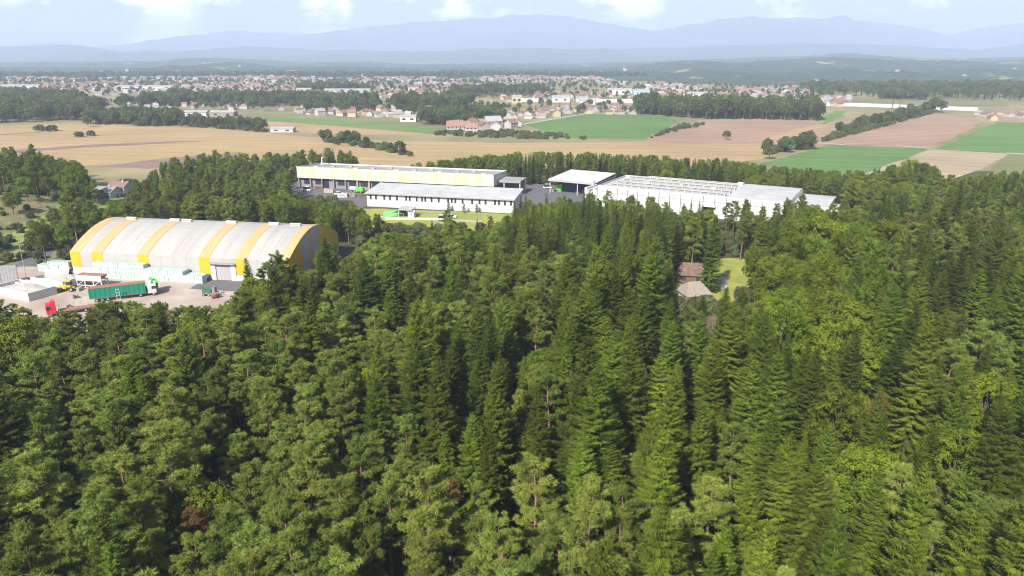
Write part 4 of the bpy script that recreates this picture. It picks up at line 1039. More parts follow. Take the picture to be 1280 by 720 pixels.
# feeder on a white truss frame with a rusty hopper
g = thing('feeder_machine', 'white truss-framed feeder machine with a rusty brown hopper beside the bales', 'machine', (*at(101, 357), .13), HALL_RZ)
for s in (-1.3, 1.3):
    MB().bar((0, s, 2.0), (8, s, 2.0), .32).build('beam', M['white'], g); MB().bar((0, s, .5), (8, s, .5), .22).build('beam', M['white'], g)
    for x in (.2, 2.7, 5.3, 7.8): MB().bar((x, s, 0), (x, s, 2.0), .26).build('post', M['white'], g)
    for x in (.2, 5.3): MB().bar((x, s, .5), (x + 2.4, s, 2.0), .16).build('brace', M['white'], g)
hop = MB(); hop._add([(0,-1.4,3.4),(8,-1.4,3.4),(8,1.4,3.4),(0,1.4,3.4),(.6,-.8,2.2),(7.4,-.8,2.2),(7.4,.8,2.2),(.6,.8,2.2)], [(4,5,6,7),(0,1,5,4),(1,2,6,5),(2,3,7,6),(3,0,4,7),(0,3,2,1)], 0)
hop.build('hopper', M['rust'], g)
MB().prism([(-1.45, 2.15), (-1.25, 2.15), (-1.45, 3.45), (-1.5, 3.45)], -.02, 8.02).build('hopper_side', M['white'], g)
# yellow loader
g = thing('wheel_loader', 'small yellow wheel loader standing by the white storage bay', 'loader', (*at(84, 364), .13), HALL_RZ + .25)
MB().box(-1.9, .2, -.8, .8, .75, 1.7).build('engine_hood', M['loader'], g, bevel=.1)
cb = MB().prism([(-.7, 1.2), (.7, 1.2), (.62, 3.0), (-.62, 3.0)], .2, 1.4).build('cab', M['loader'], g)
MB().prism([(-.72, 1.75), (.72, 1.75), (.66, 2.75), (-.66, 2.75)], .28, 1.44).build('window', M['glass'], cb)
MB().box(1.4, 2.2, -.5, .5, .6, 1.2).build('front_frame', M['loader'], g)
for s in (-.4, .4): MB().bar((1.6, s, 1.2), (3.1, s, .5), .16).build('arm', M['steel'], g)
MB().prism([(-1.1, 0), (1.1, 0), (1.1, .9), (-1.1, .9)], 3.0, 3.7).build('bucket', M['steel'], g)
for x in (-1.2, 1.6):
    for s in (-1, 1): wheel(g, x, s * .95, .62, .62, .42)
# grey-green flat trailer with machinery by the roller door
g = thing('farm_trailer', 'grey-green machinery trailer on the bare yard before the roller door', 'trailer', (*at(262, 369.5), .13), HALL_RZ + .1)
MB().box(-2.2, 2.4, -1, 1, .7, .9).build('deck', M['steel'], g)
MB().prism([(-.8, .9), (.8, .9), (.6, 1.7), (-.6, 1.7)], -1.7, .9).build('covered_load', M['dkgreen'], g, bevel=.15)
MB().box(1.2, 1.9, -.7, .7, .9, 2.4).build('winch_box', M['slate'], g)
MB().bar((2.4, 0, .75), (4.0, 0, .6), .14).build('drawbar', M['steel'], g)
for x in (-1.1, .3):
    for s in (-1, 1): wheel(g, x, s * 1.0, .45, .45, .25)
g = thing('tipping_cart', 'small red-brown tipping cart beside the machinery trailer', 'cart', (*at(269, 373), .13), HALL_RZ - .4)
MB().prism([(-.6, .55), (.6, .55), (.85, 1.25), (-.85, 1.25)], -1, 1).build('tub', M['rust'], g)
for s in (-1, 1): wheel(g, 0, s * .75, .4, .4, .2)
# white storage bays (walls and pale heaps)
def bay(name, lab, pa, pb, dep, h, heap):
    rzb, lb = frame(pa, pb)
    g = thing(name, lab, 'storage bay', (*pa, .13), rzb)
    MB().box(0, lb, 0, .35, 0, h).build('front_wall', M['white'], g)
    MB().box(0, .35, .352, dep, 0, h * .96).build('side_wall', M['white'], g)
    MB().box(lb - .35, lb, .352, dep, 0, h * .96).build('side_wall', M['white'], g)
    MB().box(.352, lb - .352, dep - .35, dep, 0, h * .93).build('back_wall', M['white'], g)
    xs_ = np.linspace(.36, lb - .36, 18); ys_ = np.linspace(.36, dep - .36, 14); X, Y = np.meshgrid(xs_, ys_)
    Z = h * .55 + heap * np.exp(-((X - lb*.55) / (lb*.34))**2 - ((Y - dep*.6) / (dep*.4))**2) + fbm(X * 40, Y * 40, 5, 60) * .5
    n = len(xs_); i = (np.arange(len(ys_)-1)[:, None]*n + np.arange(n-1)[None]).ravel()
    me = bpy.data.meshes.new('heap'); me.from_pydata(np.stack([X.ravel(), Y.ravel(), Z.ravel()], 1).tolist(), [], np.stack([i, i+1, i+1+n, i+n], 1).tolist()); me.materials.append(M['gravel'])
    new_obj('heap', me, g)
bay('storage_bay', 'white walled storage bay with a pale heap near the mint bales', at(40, 358), at(80, 364), 9, 2.6, 1.0)
bay('storage_bay', 'lower white walled storage bay at the left edge of the yard', at(-8, 368), at(37, 378), 7.5, 2.4, 1.2)
bay('storage_bay', 'long low white concrete bay between the two heaps', at(20, 361), at(57, 371.5), 3.2, 1.9, .5)
g = thing('storage_tent', 'white flat-roofed storage tent with open dark end left of the feeder machine', 'tent', (*at(58, 356), .13), frame(at(58, 356), at(88, 353))[0])
ln = frame(at(58, 356), at(88, 353))[1]
MB().prism([(0, 0), (6, 0), (6, 2.7), (3, 3.5), (0, 2.7)], 0, ln).build('cover', M['white'], g)
MB().prism([(.4, .02), (5.6, .02), (5.6, 2.5), (3, 3.2), (.4, 2.5)], ln + .002, ln + .05).build('opening', M['dark'], g)
# debris lumps on the yard
for u, v, lab in [(52, 369, 'small dark machine part left of the yellow loader'), (71, 363, 'low brown junk pile in front of the storage tent'), (95, 373, 'grey pallet pile on the pale yard'), (88, 386, 'brown timber pile near the red lorry')]:
    g = thing('junk_pile', lab, 'junk pile', (*at(u, v), .13), u)
    for k in range(5): MB().box(-.9 + k * .35, -.5 + k * .4, -.7 + .2 * (k % 3), .5 + .2 * (k % 2), .02 * k, .25 + .2 * ((k * 3) % 4)).build('plank', M['wood'] if k % 2 else M['steel'], g)
# dark grey gate panel and a lamp post at the entrance
g = thing('gate_panel', 'tall dark grey panel standing at the yard entrance, far left', 'gate', (*at(13, 354), .10), .35)
for k in range(5): MB().box(-2 + k * .8 + .02, -1.2 + k * .8 - .02, -.09, .09, .3, 5.2).build('board', M['steel'], g)
for x in (-2.1, 2.1): MB().box(x - .12, x + .12, -.14, .14, 0, 5.5).build('post', M['slate'], g)
g = thing('lamp_post', 'thin grey lamp post beside the access road', 'lamp post', (*at(33, 348), .10), 0)
MB().cyl((0, 0, 0), (0, 0, 10), .11, .07).build('pole', M['steel'], g); MB().bar((0, 0, 9.9), (1.4, 0, 10.1), .12).build('lamp_head', M['steel'], g)

# ------------------------------------------------------------------ cream factory hall
A2, B2 = (-106.0, 360.5), (-8.4, 334.0)
rz, ln = frame(A2, B2); F_RZ = rz
fac = thing('factory_hall', 'long factory hall with a deep cream and pale yellow panel fascia', 'factory', (*A2, .1), rz)
MB().box(.3, ln - .3, 1.6, 23, 0, 8.3).build('wall', M['slate'], fac)
pat = 'ccycccyccyycycyccyycccyyccyycycc'
n = len(pat); w = ln / n
for k, c in enumerate(pat):
    MB().box(k * w + .03, (k + 1) * w - .03, 0, .3, 4.7, 10.2).build('fascia_panel', M['cream'] if c == 'c' else M['creamy'], fac)
    if k % 2 == 0 and k < 16: MB().box(k * w + .2, k * w + .75, .35, .85, 0, 4.69).build('column', M['yellow_roof'] if k in (10, 12, 14) else M['tile_beige'], fac)
    MB().box(k * w + .03, (k + 1) * w - .03, 22.7, 23.1, 7.6, 8.9).build('rear_parapet', M['white'], fac)
MB().box(.05, ln - .05, .302, 1.598, 4.75, 5.0).build('soffit', M['steel'], fac)
for x in (-.0, ln - .3): MB().prism([(.302, 4.7), (23, 4.7), (23, 8.9), (.302, 10.15)], x, x + .3).build('end_panel', M['cream'], fac)
MB().prism([(.32, 9.5), (22.6, 8.35), (22.6, 8.05), (.32, 9.2)], .32, ln - .32).build('roof', M['grey_roof'], fac)
for k, x in enumerate(np.linspace(6, ln - 8, 13)):
    r_ = MB().box(x, x + 2.2, 6 + (k % 3) * 4, 7.4 + (k % 3) * 4, 8.4, 9.6 - (k % 3) * .1).build('roof_vent', M['steel'] if k % 3 else M['white'], fac)
MB().box(12.6, 16.2, 1.35, 1.62, .0, 4.4).build('doorway', M['dark'], fac)
for k in range(9):
    x = 2.2 + k * 6.1
    if abs(x - 14) > 3: MB().box(x + .6, x + 4.4, 1.42, 1.62, 1.6, 3.9).build('window', M['glass'], fac)
MB().cyl((4, 18, 8), (4, 18, 12.2), .35).cyl((4, 18, 12.2), (5.1, 18, 12.6), .35).build('exhaust_pipe', M['white'], fac)
MB().box(ln + .02, ln + 11, 6, 18, 6.2, 6.7).box(ln + .02, ln + 11.2, 5.8, 6.0, 5.8, 6.75).build('canopy_roof', M['grey_roof'], fac)
for x in (ln + 3, ln + 10.6):
    for y in (6.5, 17.5): MB().box(x, x + .4, y - .4, y, 0, 6.19).build('canopy_post', M['white'], fac)
MB().box(ln + .02, ln + 10.4, 16, 17, 0, 6.1).build('canopy_back_wall', M['slate'], fac)

# long white low building in front
A3, B3 = (-62.5, 311.8), (0.7, 296.5)
rz, ln = frame(A3, B3)
low = thing('low_building', 'long white low building with grey roof and narrow dark windows', 'building', (*A3, .1), rz)
MB().box(0, ln, 0, 15.5, 0, 5.7).build('wall', M['white'], low)
n = 22
for k in range(n):
    MB().prism([(-1.0, 5.72), (16, 7.5), (16, 7.72), (-1.0, 5.94)], k * (ln + 1.2) / n - .6 + .015, (k + 1) * (ln + 1.2) / n - .6 - .015).build('roof_panel', M['light_roof'], low)
MB().box(-.7, ln + .7, -1.16, -1.0, 5.55, 5.96).build('gutter', M['steel'], low)
MB().prism([(.02, 5.7), (15.48, 5.7), (15.48, 7.3)], ln - .2, ln - .02).prism([(.02, 5.7), (15.48, 5.7), (15.48, 7.3)], .02, .2).build('gable_wall', M['white2'], low)
for u in (463, 470, 481, 488.5, 497.5, 509.5, 514, 523, 530, 534, 542, 551, 563, 567.5, 572, 581, 593, 602, 609.5, 621, 626, 633, 640.5):
    a = np.interp(u, [459, 642], [0.4, ln - .6])
    wd = MB().box(a - .42, a + .42, -.06, .05, 3.3, 5.35).build('window', M['glass'], low)
    MB().box(a - .5, a + .5, -.14, -.062, 3.18, 3.3).build('sill', M['steel'], wd)
MB().box(-.02, ln + .02, -.05, -.001, 0, .5).build('plinth', M['concrete'], low)

# garden kiosk, court, fence, cars, cone shrubs in front of it
g = thing('kiosk', 'small open kiosk with a grey roof above the light green court', 'kiosk', (*at(509, 271), .12), rz)
MB().prism([(-2.6, 3.0), (2.6, 3.5), (2.6, 3.7), (-2.6, 3.2)], -3, 3).build('roof', M['grey_sheet'], g)
for x in (-2.7, 2.7):
    for y in (-2.2, 2.2): MB().box(x - .1, x + .1, y - .1, y + .1, 0, 3.0 + (y + 2.2) * .1).build('post', M['white'], g)
MB().box(-2.4, 2.4, 1.9, 2.1, 0, 2.6).build('back_wall', M['slate'], g)
g = thing('parasol_tent', 'dark green tarpaulin tent beside the kiosk', 'tent', (*at(500, 270), .12), rz)
tb = MB(); tb._add([(-2.4,-1.8,1.5),(2.4,-1.8,1.5),(2.4,1.8,1.5),(-2.4,1.8,1.5),(0,0,2.6)], [(0,1,4),(1,2,4),(2,3,4),(3,0,4),(3,2,1,0)], 0)
tb.build('canopy', M['dkgreen'], g)
for x in (-2.2, 2.2):
    for y in (-1.6, 1.6): MB().bar((x, y, 0), (x, y, 1.55), .1).build('post', M['steel'], g)
sheet('play_court', [(479, 265), (497, 263), (500, 270), (480, 272)], M['turf'], .17)
g = thing('white_booth', 'little white booth at the right side of the kiosk', 'booth', (*at(515, 272), .12), rz)
MB().box(-1.3, 1.3, -1, 1, 0, 2.3).build('wall', M['white'], g); MB().prism([(-1.2, 2.302), (1.2, 2.302), (0, 2.9)], -1.5, 1.5).build('roof', M['white2'], g)
p0, p1 = at(481, 275), at(549, 275.5)
rzw, lw = frame(p0, p1)
g = thing('garden_wall', 'low pale wall along the lawn below the white building', 'wall', (*p0, .12), rzw)
for k in range(14): MB().box(k * lw / 14 + .02, (k + 1) * lw / 14 - .02, 0, .25, 0, .9).build('panel', M['concrete'], g)
p0, p1 = at(520, 266.5), at(600, 269)
rzw, lw = frame(p0, p1)
g = thing('terrace_fence', 'thin grey fence on the strip below the white building', 'fence', (*p0, .12), rzw)
for k in range(13): MB().box(k * lw / 12 - .05, k * lw / 12 + .05, 0, .1, 0, 1.1).build('post', M['steel'], g)
for z in (.5, 1.0): MB().box(0, lw, .1, .15, z, z + .1).build('rail', M['steel'], g)
cone = TM(); c_, t_ = spruce(77, 4.2, 1.2, dens=.8, z_low=.03); cone_c, cone_t = c_.mesh('cone_shrub_crown', M['spruce']), t_.mesh('cone_shrub_trunk', M['bark'])
for i, (u, v, s) in enumerate([(561, 265, 1), (580, 266.5, .95), (596, 266.5, .9), (621, 265, .95)]):
    o = thing('cone_shrub', 'clipped dark cone shrub before the white building, %s from left' % ['first', 'second', 'third', 'fourth'][i], 'shrub', (*at(u, v), .12), u, 'cone shrubs before the white building')
    o.scale = (s, s, s); new_obj('trunk', cone_t, o); new_obj('crown', cone_c, o)

def car(u, v, rzc, col, lab, van=False, name='parked_car', pos=None):
    g = thing(name, lab, 'van' if van else 'car', (*(pos or at(u, v)), .13), rzc)
    hh = 2.2 if van else 1.45
    MB().prism([(-.85, .35), (.85, .35), (.85, .95), (-.85, .95)], -2.1, 2.1).build('body', col, g, bevel=.12)
    cb = MB(); cb._add([(-1.7,-.8,.952),(1.1 if not van else 1.9,-.8,.952),(1.1 if not van else 1.9,.8,.952),(-1.7,.8,.952),(-1.3,-.66,hh),(.4 if not van else 1.2,-.66,hh),(.4 if not van else 1.2,.66,hh),(-1.3,.66,hh)], [(4,5,6,7),(0,1,5,4),(1,2,6,5),(2,3,7,6),(3,0,4,7)], 0)
    cbo = cb.build('cabin', M['glass'], g)
    MB().box(-1.3, .4 if not van else 1.2, -.67, .67, hh + .002, hh + .06).build('roof', col, cbo)
    for x in (-1.3, 1.3):
        for s in (-1, 1): wheel(g, x, s * .78, .33, .33, .2)
car(564, 273, rz + .1, M['car_white'], 'white car on the lane below the white low building')
car(553, 276, rz + .3, M['car_white'], 'white van parked by the garden wall', True, 'parked_van')
for i, (u, v, c) in enumerate([(333, 230, 'car_white'), (340, 229, 'car_dark'), (347, 229, 'car_white'), (355, 228, 'car_dark')]):
    car(u, v, .9, M[c], '%s car in the parking row left of the cream hall, %s from left' % ('white' if c == 'car_white' else 'dark', ['first', 'second', 'third', 'fourth'][i]))
car(384, 239, F_RZ, M['car_white'], 'white van before the cream hall\'s left end', True, 'parked_van')
car(424, 244, F_RZ + .4, M['car_white'], 'white car before the cream hall, left of the green machine')
car(684.5, 236, .3, M['car_white'], 'white van standing left of the open shed', True, 'parked_van')
# bright green harvesting machine and stacked goods in front of the hall
g = thing('green_machine', 'bright green machine with a white tank in front of the cream hall', 'machine', (*at(447, 241), .11), F_RZ)
MB().box(-.2, 3.2, -1.1, 1.1, .7, 2.6).build('hood', M['green'], g, bevel=.15); MB().cyl((-3.6, 0, 1.8), (-.3, 0, 1.8), 1.1, n=16).build('tank', M['mint'], g)
MB().box(-3.6, 3.3, -.6, .6, .5, .75).build('chassis', M['steel'], g)
for x in (-2.6, 2.2):
    for s in (-1, 1): wheel(g, x, s * 1.15, .6, .6, .4)
for i, (u, v, c, l) in enumerate([(382, 233, 'tile_pink', 'pinkish pallet stack beside the hall\'s left columns'), (399, 238, 'tile_pink', 'second pinkish pallet stack before the cream hall'), (411, 241, 'gravel', 'grey stone heap on the factory yard'), (438, 246, 'tile_beige', 'beige skip load among the goods before the cream hall'), (455, 247, 'tile_pink', 'reddish pallet stack by the white building\'s left corner'), (428, 247, 'white', 'white big-bag stack on the factory yard')]):
    g = thing('goods_stack', l, 'goods', (*at(u, v), .11), F_RZ + .1 * i)
    for a in range(3):
        for b in range(2): MB().box(a * 1.5 - 2.2, a * 1.5 - .8, -.6, .6, b * .95, b * .95 + .9 - .1 * (a % 2)).build('block', M[c], g)

# ------------------------------------------------------------------ open shed and the big white factory on the right
A4, B4 = (18.0, 345.0), (37.8, 333.5)
rz, ln = frame(A4, B4)
sh = thing('open_shed', 'open-fronted shed with a pale flat roof and dark blue inside', 'shed', (*A4, .1), rz)
MB().prism([(-.8, 6.3), (24, 7.6), (24, 7.9), (-.8, 6.6)], -.6, ln + .6).build('roof', M['white2'], sh)
MB().box(-.6, ln + .6, -1.0, -.802, 5.7, 6.65).build('fascia', M['grey_sheet'], sh)
MB().box(ln + .3, ln + .58, -.79, 23.8, 5.6, 6.6).build('side_fascia', M['steel'], sh)
for x in (0, ln * .62, ln - .3): MB().box(x, x + .3, -.2, .1, 0, 6.3).build('post', M['white'], sh)
MB().box(0, ln, 22.5, 23, 0, 7.2).build('back_wall', M['navy'], sh)
MB().box(ln - .1, ln + .1, .12, 22.4, 0, 6.2).build('side_wall', M['navy'], sh)
MB().box(3.4, 3.9 + ln * .42, 6, 6.3, 0, 5.9).build('inner_wall', M['navy'], sh)
g = thing('green_tank', 'round green tank under the open shed\'s roof', 'tank', (*at(699.5, 239.5), .11), rz)
MB().cyl((-1.1, 0, 1.3), (1.3, 0, 1.3), 1.25, n=18).build('drum', M['green'], g); MB().box(-.9, 1.1, -.7, .7, 0, .5).build('stand', M['steel'], g)
for u, v, c, l in [(690.5, 240, 'tile_beige', 'beige pallet load under the shed\'s left post'), (722, 241.5, 'tile_pink', 'reddish pallet load under the right half of the shed'), (730, 241.5, 'tile_beige', 'beige pallet load at the shed\'s right post'), (736, 240, 'white', 'white big bag beside the shed\'s right corner')]:
    g = thing('pallet_load', l, 'pallet', (*at(u, v), .11), rz)
    MB().box(-1, 1, -.7, .7, 0, .15).build('pallet', M['wood'], g)
    for a in range(2): MB().box(-.95 + a, -.05 + a, -.65, .65, .152, 1.5 - .2 * a).build('sack', M[c], g)

A5 = (36.8, 313.2); rz = math.atan2(-.505, .863); ln, dep = 78.5, 32.0
wf = thing('white_factory', 'big white factory hall with roof skylight frames behind the spruces', 'factory', (*A5, .1), rz)
MB().box(.2, ln - .2, .2, dep, 0, 8.2).build('wall', M['white'], wf)
n = 34
for k in range(n):
    x0, x1 = k * ln / n + .03, (k + 1) * ln / n - .03
    MB().box(x0, x1, -.05, .19, 6.4, 9.0).build('parapet_panel', M['white'], wf)
    MB().box(x0, x1, 0, .18, 0, 6.2).build('wall_panel', M['white2'], wf)
MB().box(0, ln, .05, .19, 6.2, 6.4).build('band', M['steel'], wf)
for k in range(0, n, 2):
    x = k * ln / n
    MB().box(x - .12, x + .12, -.32, -.06, 0, 8.0 if k % 4 else 8.6).build('downpipe', M['slate'], wf)
MB().box(46.5, 50.5, -.12, -.002, 0, 4.5).build('doorway', M['dark'], wf)
MB().box(45.8, 51.4, -1.6, -.06, 4.6, 4.9).build('door_canopy', M['white2'], wf)
MB().box(.25, ln * .70, .25, dep - .1, 8.2, 8.35).build('roof', M['light_roof'], wf)
MB().prism([(.25, 8.2), (dep - .1, 8.2), (dep - .1, 9.6), (dep * .55, 9.4), (.25, 8.45)], ln * .70 + .02, ln - .25).build('roof', M['light_roof'], wf)
MB().box(.2, ln * .70, dep - .3, dep, 8.352, 9.1).build('rear_parapet', M['white2'], wf)
MB().box(.0, .2, .25, dep, 6.4, 9.0).box(ln - .2, ln, .25, dep, 0, 8.9).build('end_wall', M['white'], wf)
for row, (y, hh) in enumerate([(4.5, 1.5), (12.0, 1.4), (20.0, 1.4), (27.5, 1.5)]):
    nn = 16
    sk = MB().box(4, ln * .68, y + .25, y + 1.6, 8.352, 8.352 + hh * .62).build('skylight', M['skylight'], wf)
    MB().prism([(y - .1, 8.352 + hh * .62), (y + 2.0, 8.352 + hh * .62), (y + 2.0, 8.352 + hh * .8), (y - .1, 8.352 + hh)], 3.7, ln * .685).build('hood', M['grey_sheet'], sk)
    for k in range(nn):
        x = 4 + k * (ln * .68 - 4) / (nn - 1); MB().box(x - .14, x + .14, y - .05, y + .248, 8.352, 8.352 + hh * .615).build('mullion', M['white'], sk)
for y in (dep - 2.2,):
    MB().box(12, 53, y, y + .2, 9.6, 9.8).build('roof_rail', M['white'], wf)
    for k in range(12): MB().box(12 + k * 3.7, 12.2 + k * 3.7, y, y + .2, 8.352, 9.6).build('rail_post', M['white'], wf)
MB().box(52.4, 54.8, dep - 4, dep - 1.5, 8.352, 10.4).build('roof_hatch', M['white'], wf)
for k, x in enumerate((8, 16, 23, 31, 38, 45)): MB().box(x, x + 1.6, 9 + (k % 2) * 7, 10.4 + (k % 2) * 7, 8.352, 9.5).build('roof_vent', M['white'] if k % 2 else M['steel'], wf)
# left plant part and right annex, built on
for k in range(5): MB().box(-6.5 + k * 1.28, -5.3 + k * 1.28, 1.0 + .3 * (k % 2), 12, 0, 7.2 - .7 * (k % 3)).build('plant_block', M['white2'] if k % 2 else M['white'], wf)
MB().cyl((-3, 3, 6.6), (-3, 3, 10.2), .4).build('exhaust_pipe', M['steel'], wf)
ax = MB().box(ln + .02, ln + 13, 13, 31, 0, 6.6).build('annex', M['white2'], wf)
MB().prism([(12.8, 6.602), (31.2, 6.602), (31.2, 7.6), (22, 7.9), (12.8, 6.9)], ln + .02, ln + 13.2).build('annex_roof', M['light_roof'], ax)
for k in range(5): MB().box(ln + 1.2 + k * 2.4, ln + 2.6 + k * 2.4, 12.9, 12.998, 2.8, 4.6).build('window', M['glass'], ax)
MB().box(ln + 13.02, ln + 17, 16, 28, 0, 5.2).build('annex_end', M['white2'], ax)

# ------------------------------------------------------------------ houses
def house_mesh(w, d, h, r, wall, roof, hip=0.0, over=.5, chim=True):
    mb = MB(); mb.box(-w/2, w/2, -d/2, d/2, 0, h, 0)
    if hip == 0: mb.prism([(-d/2 + .01, h), (d/2 - .01, h), (0, h + r - .25)], -w/2 + .01, w/2 - .01, 0)
    W, D = w/2 + over, d/2 + over; zz = h - over * r / (d/2) * .6
    k = W * (1 - hip) if hip else W
    t = .22
    mb._add([(-W,-D,zz),(W,-D,zz),(k,0,h+r),(-k,0,h+r),(-W,D,zz),(W,D,zz),(-W,-D,zz-t),(W,-D,zz-t),(k,0,h+r-t),(-k,0,h+r-t),(-W,D,zz-t),(W,D,zz-t)],
            [(0,1,2,3),(5,4,3,2),(7,6,9,8),(10,11,8,9),(0,6,7,1),(4,5,11,10),(0,3,9,6),(3,4,10,9),(1,7,8,2),(2,8,11,5)] + ([(0,3,4),(1,5,2)] if hip else []), 1)
    if chim: mb.box(w*.18, w*.18 + .6, -.9, -.3, h + r*.4, h + r + .7, 0)
    return mb
def house_thing(name, lab, loc, rz, w, d, h, r, wall, roof, hip=0, win=True, group=None, cat='house', chim=True):
    g = thing(name, lab, cat, loc, rz, group)
    full = house_mesh(w, d, h, r, wall, roof, hip, chim=chim)
    for part, mi in (('wall', 0), ('roof', 1)):
        mb = MB(); mp = {}
        for f, k in zip(full.f, full.m):
            if k == mi: mb._add([full.v[i] for i in f], [tuple(range(len(f)))], 0)
        o = mb.build(part, wall if mi == 0 else roof, g)
    if win:
        n = max(2, int(w / 3))
        for k in range(n):
            x = -w/2 + w * (k + .5) / n
            for z in ([1.0] if h < 4 else [1.0, 3.6]):
                wd = MB().box(x - .5, x + .5, -d/2 - .05, -d/2 + .02, z, z + 1.3).build('window', M['glass'], g)
        MB().box(w/2 - .02, w/2 + .05, -.5, .5, .1, 2.1).build('door', M['wood'], g)
    return g
house_thing('garden_house', 'small garden house with a weathered beige hipped roof among the trees', (*at(866, 376), .1), .25, 6.6, 6.2, 2.7, 2.6, M['plaster'], M['tile_beige'], .55, chim=False)
house_thing('garden_house', 'garden house with a weathered pinkish roof behind the beige-roofed one', (*at(863, 352), .1), -.22, 7.8, 6.0, 3.0, 2.6, M['wood'], M['tile_pink'], .35, chim=False)  # dark wall colour stands in for the shade below the pinkish roof
g = thing('garden_table', 'white garden table and bench set on the lawn edge', 'table', (*at(904, 345), .13), .3)
MB().box(-.9, .9, -.45, .45, .72, .78).build('table_top', M['white'], g)
for x in (-.75, .75):
    for y in (-.35, .35): MB().box(x - .04, x + .04, y - .04, y + .04, 0, .719).build('leg', M['white'], g)
house_thing('white_house', 'white house with a grey roof at the wood\'s edge, left', (*at(136, 248), .05), -.25, 10, 8, 3.6, 2.0, M['white'], M['tile_grey'])
house_thing('white_house', 'smaller white house with a chimney right of the grey-roofed one', (*at(153, 245), .05), -.1, 8, 8, 5, 2.0, M['white'], M['tile_brown'])

def far_z(y): return 0.0
TOWN = [  # outline in the photograph, count, size factor, place words
    ([(552, 166), (575, 168), (640, 162), (650, 156), (600, 157), (560, 160)], 12, 1.35, 'in the red-roofed hamlet left of the green field'),
    ([(600, 157), (660, 150), (740, 140), (720, 134), (640, 142), (590, 150)], 34, .95, 'in the village strip left of the green field'),
    ([(715, 142), (800, 144), (830, 140), (790, 134), (725, 135)], 22, .95, 'in the village along the green field\'s upper edge'),
    ([(350, 143), (470, 147), (560, 150), (600, 146), (560, 139), (420, 138), (350, 138)], 34, .95, 'in the roadside village above the left fields'),
    ([(80, 132), (200, 139), (300, 138), (320, 130), (180, 127), (90, 125)], 44, .95, 'in the village left of the tree belt'),
    ([(1218, 150), (1290, 152), (1320, 144), (1225, 142)], 12, .9, 'in the hamlet at the right edge of the plain'),
    ([(860, 130), (1060, 134), (1062, 124), (860, 118)], 70, 1.0, 'in the town quarter behind the dark wood'),
    ([(780, 126), (860, 128), (860, 114), (800, 116)], 34, 1.0, 'in the town quarter right of the middle'),
    ([(620, 128), (700, 128), (780, 126), (760, 118), (620, 120)], 30, 1.0, 'in the middle of the town'),
    ([(0, 120), (160, 121), (300, 122), (560, 123), (620, 114), (300, 108), (0, 110)], 260, 1.1, 'in the wide town on the left'),
    ([(0, 110), (300, 108), (620, 110), (780, 106), (740, 98), (600, 96), (300, 97), (0, 99)], 900, 1.2, 'far'),
    ([(1130, 118), (1180, 119), (1190, 113), (1140, 112)], 10, 1.2, 'at the foot of the hills on the right'),
    ([(790, 114), (1010, 120), (1010, 112), (820, 108)], 70, 1.15, 'far'),
]
roofs = [('red', 'tile_red'), ('red', 'tile_red'), ('brown', 'tile_brown'), ('grey', 'tile_grey')]
protos_h = []
for i in range(12):
    rn, rm = roofs[i % 4]; w, d = [(12, 9), (10, 9), (15, 10)][i // 4]; wall = M['plaster'] if i % 5 else M['plaster2']
    protos_h.append((rn, house_mesh(w, d, [4.8, 5.4, 4.2][i // 4], [3.4, 3.2, 3.0][i // 4], wall, rm, .0 if i % 3 else .3).mesh('town_house', [wall, M[rm]]), (w, d, [4.8, 5.4, 4.2][i // 4], [3.4, 3.2, 3.0][i // 4], wall, M[rm])))
rr = random.Random(5)
spots, taken = [], []
for poly, cnt, sc, words_ in TOWN:
    P = [at(*p) for p in poly]; x0, x1 = min(p[0] for p in P), max(p[0] for p in P); y0, y1 = min(p[1] for p in P), max(p[1] for p in P); got = 0; tries = 0
    while got < cnt and tries < cnt * 40:
        tries += 1; x, y = rr.uniform(x0, x1), rr.uniform(y0, y1)
        if words_ == 'far' and value_noise(np.array(x + 9000.), np.array(y), 3, 150) + .25 * value_noise(np.array(x + 9000.), np.array(y), 8, 60) < .58: continue
        if not bool(in_poly(P, x, y)) or any(abs(x - a) < 11 and abs(y - b) < 13 for a, b in taken): continue
        taken.append((x, y)); got += 1; spots.append((y, x, sc * rr.uniform(.62, .98), rr.choice([0, 1.57]) + rr.gauss(.2, .25), words_, rr.randrange(12)))
spots.sort()
rest = []; rank = {}; by = {}
for q in [q for q in spots if q[4] != 'far'][:290]: by.setdefault((q[4], protos_h[q[5]][0]), []).append(q)
for qs in by.values():
    qs.sort(key=lambda q: q[1] / q[0])
    for i, q in enumerate(qs): rank[(q[1], q[0])] = (i, len(qs))
near_n = 0
for y, x, s, a, words_, hi in spots:
    rn, mesh, dims = protos_h[hi]
    if near_n < 290 and words_ != 'far':
        near_n += 1
        i_, n_ = rank[(x, y)]; lab = '%s-roofed house %s%s' % (rn, words_, ', ' + from_left(i_, n_) if n_ > 1 else ''); grp = '%s-roofed houses %s' % (rn, words_)
        if y < 760:
            w, d, h, r, wl, rf = dims; g = house_thing('village_house', lab, (x, y, .02), a, w * s, d * s, h * s, r * s, wl, rf, 0, True, grp)
        else:
            o = tag(new_obj('town_house', mesh), lab, 'house', grp); o.location = (x, y, .02); o.rotation_euler = (0, 0, a); o.scale = (s, s, s)
    else: rest.append((x, y, .02, s, a, hi))
stuff_trees('far_town', 'distant houses of the town merging into one pale mass', rest, [p[1] for p in protos_h])
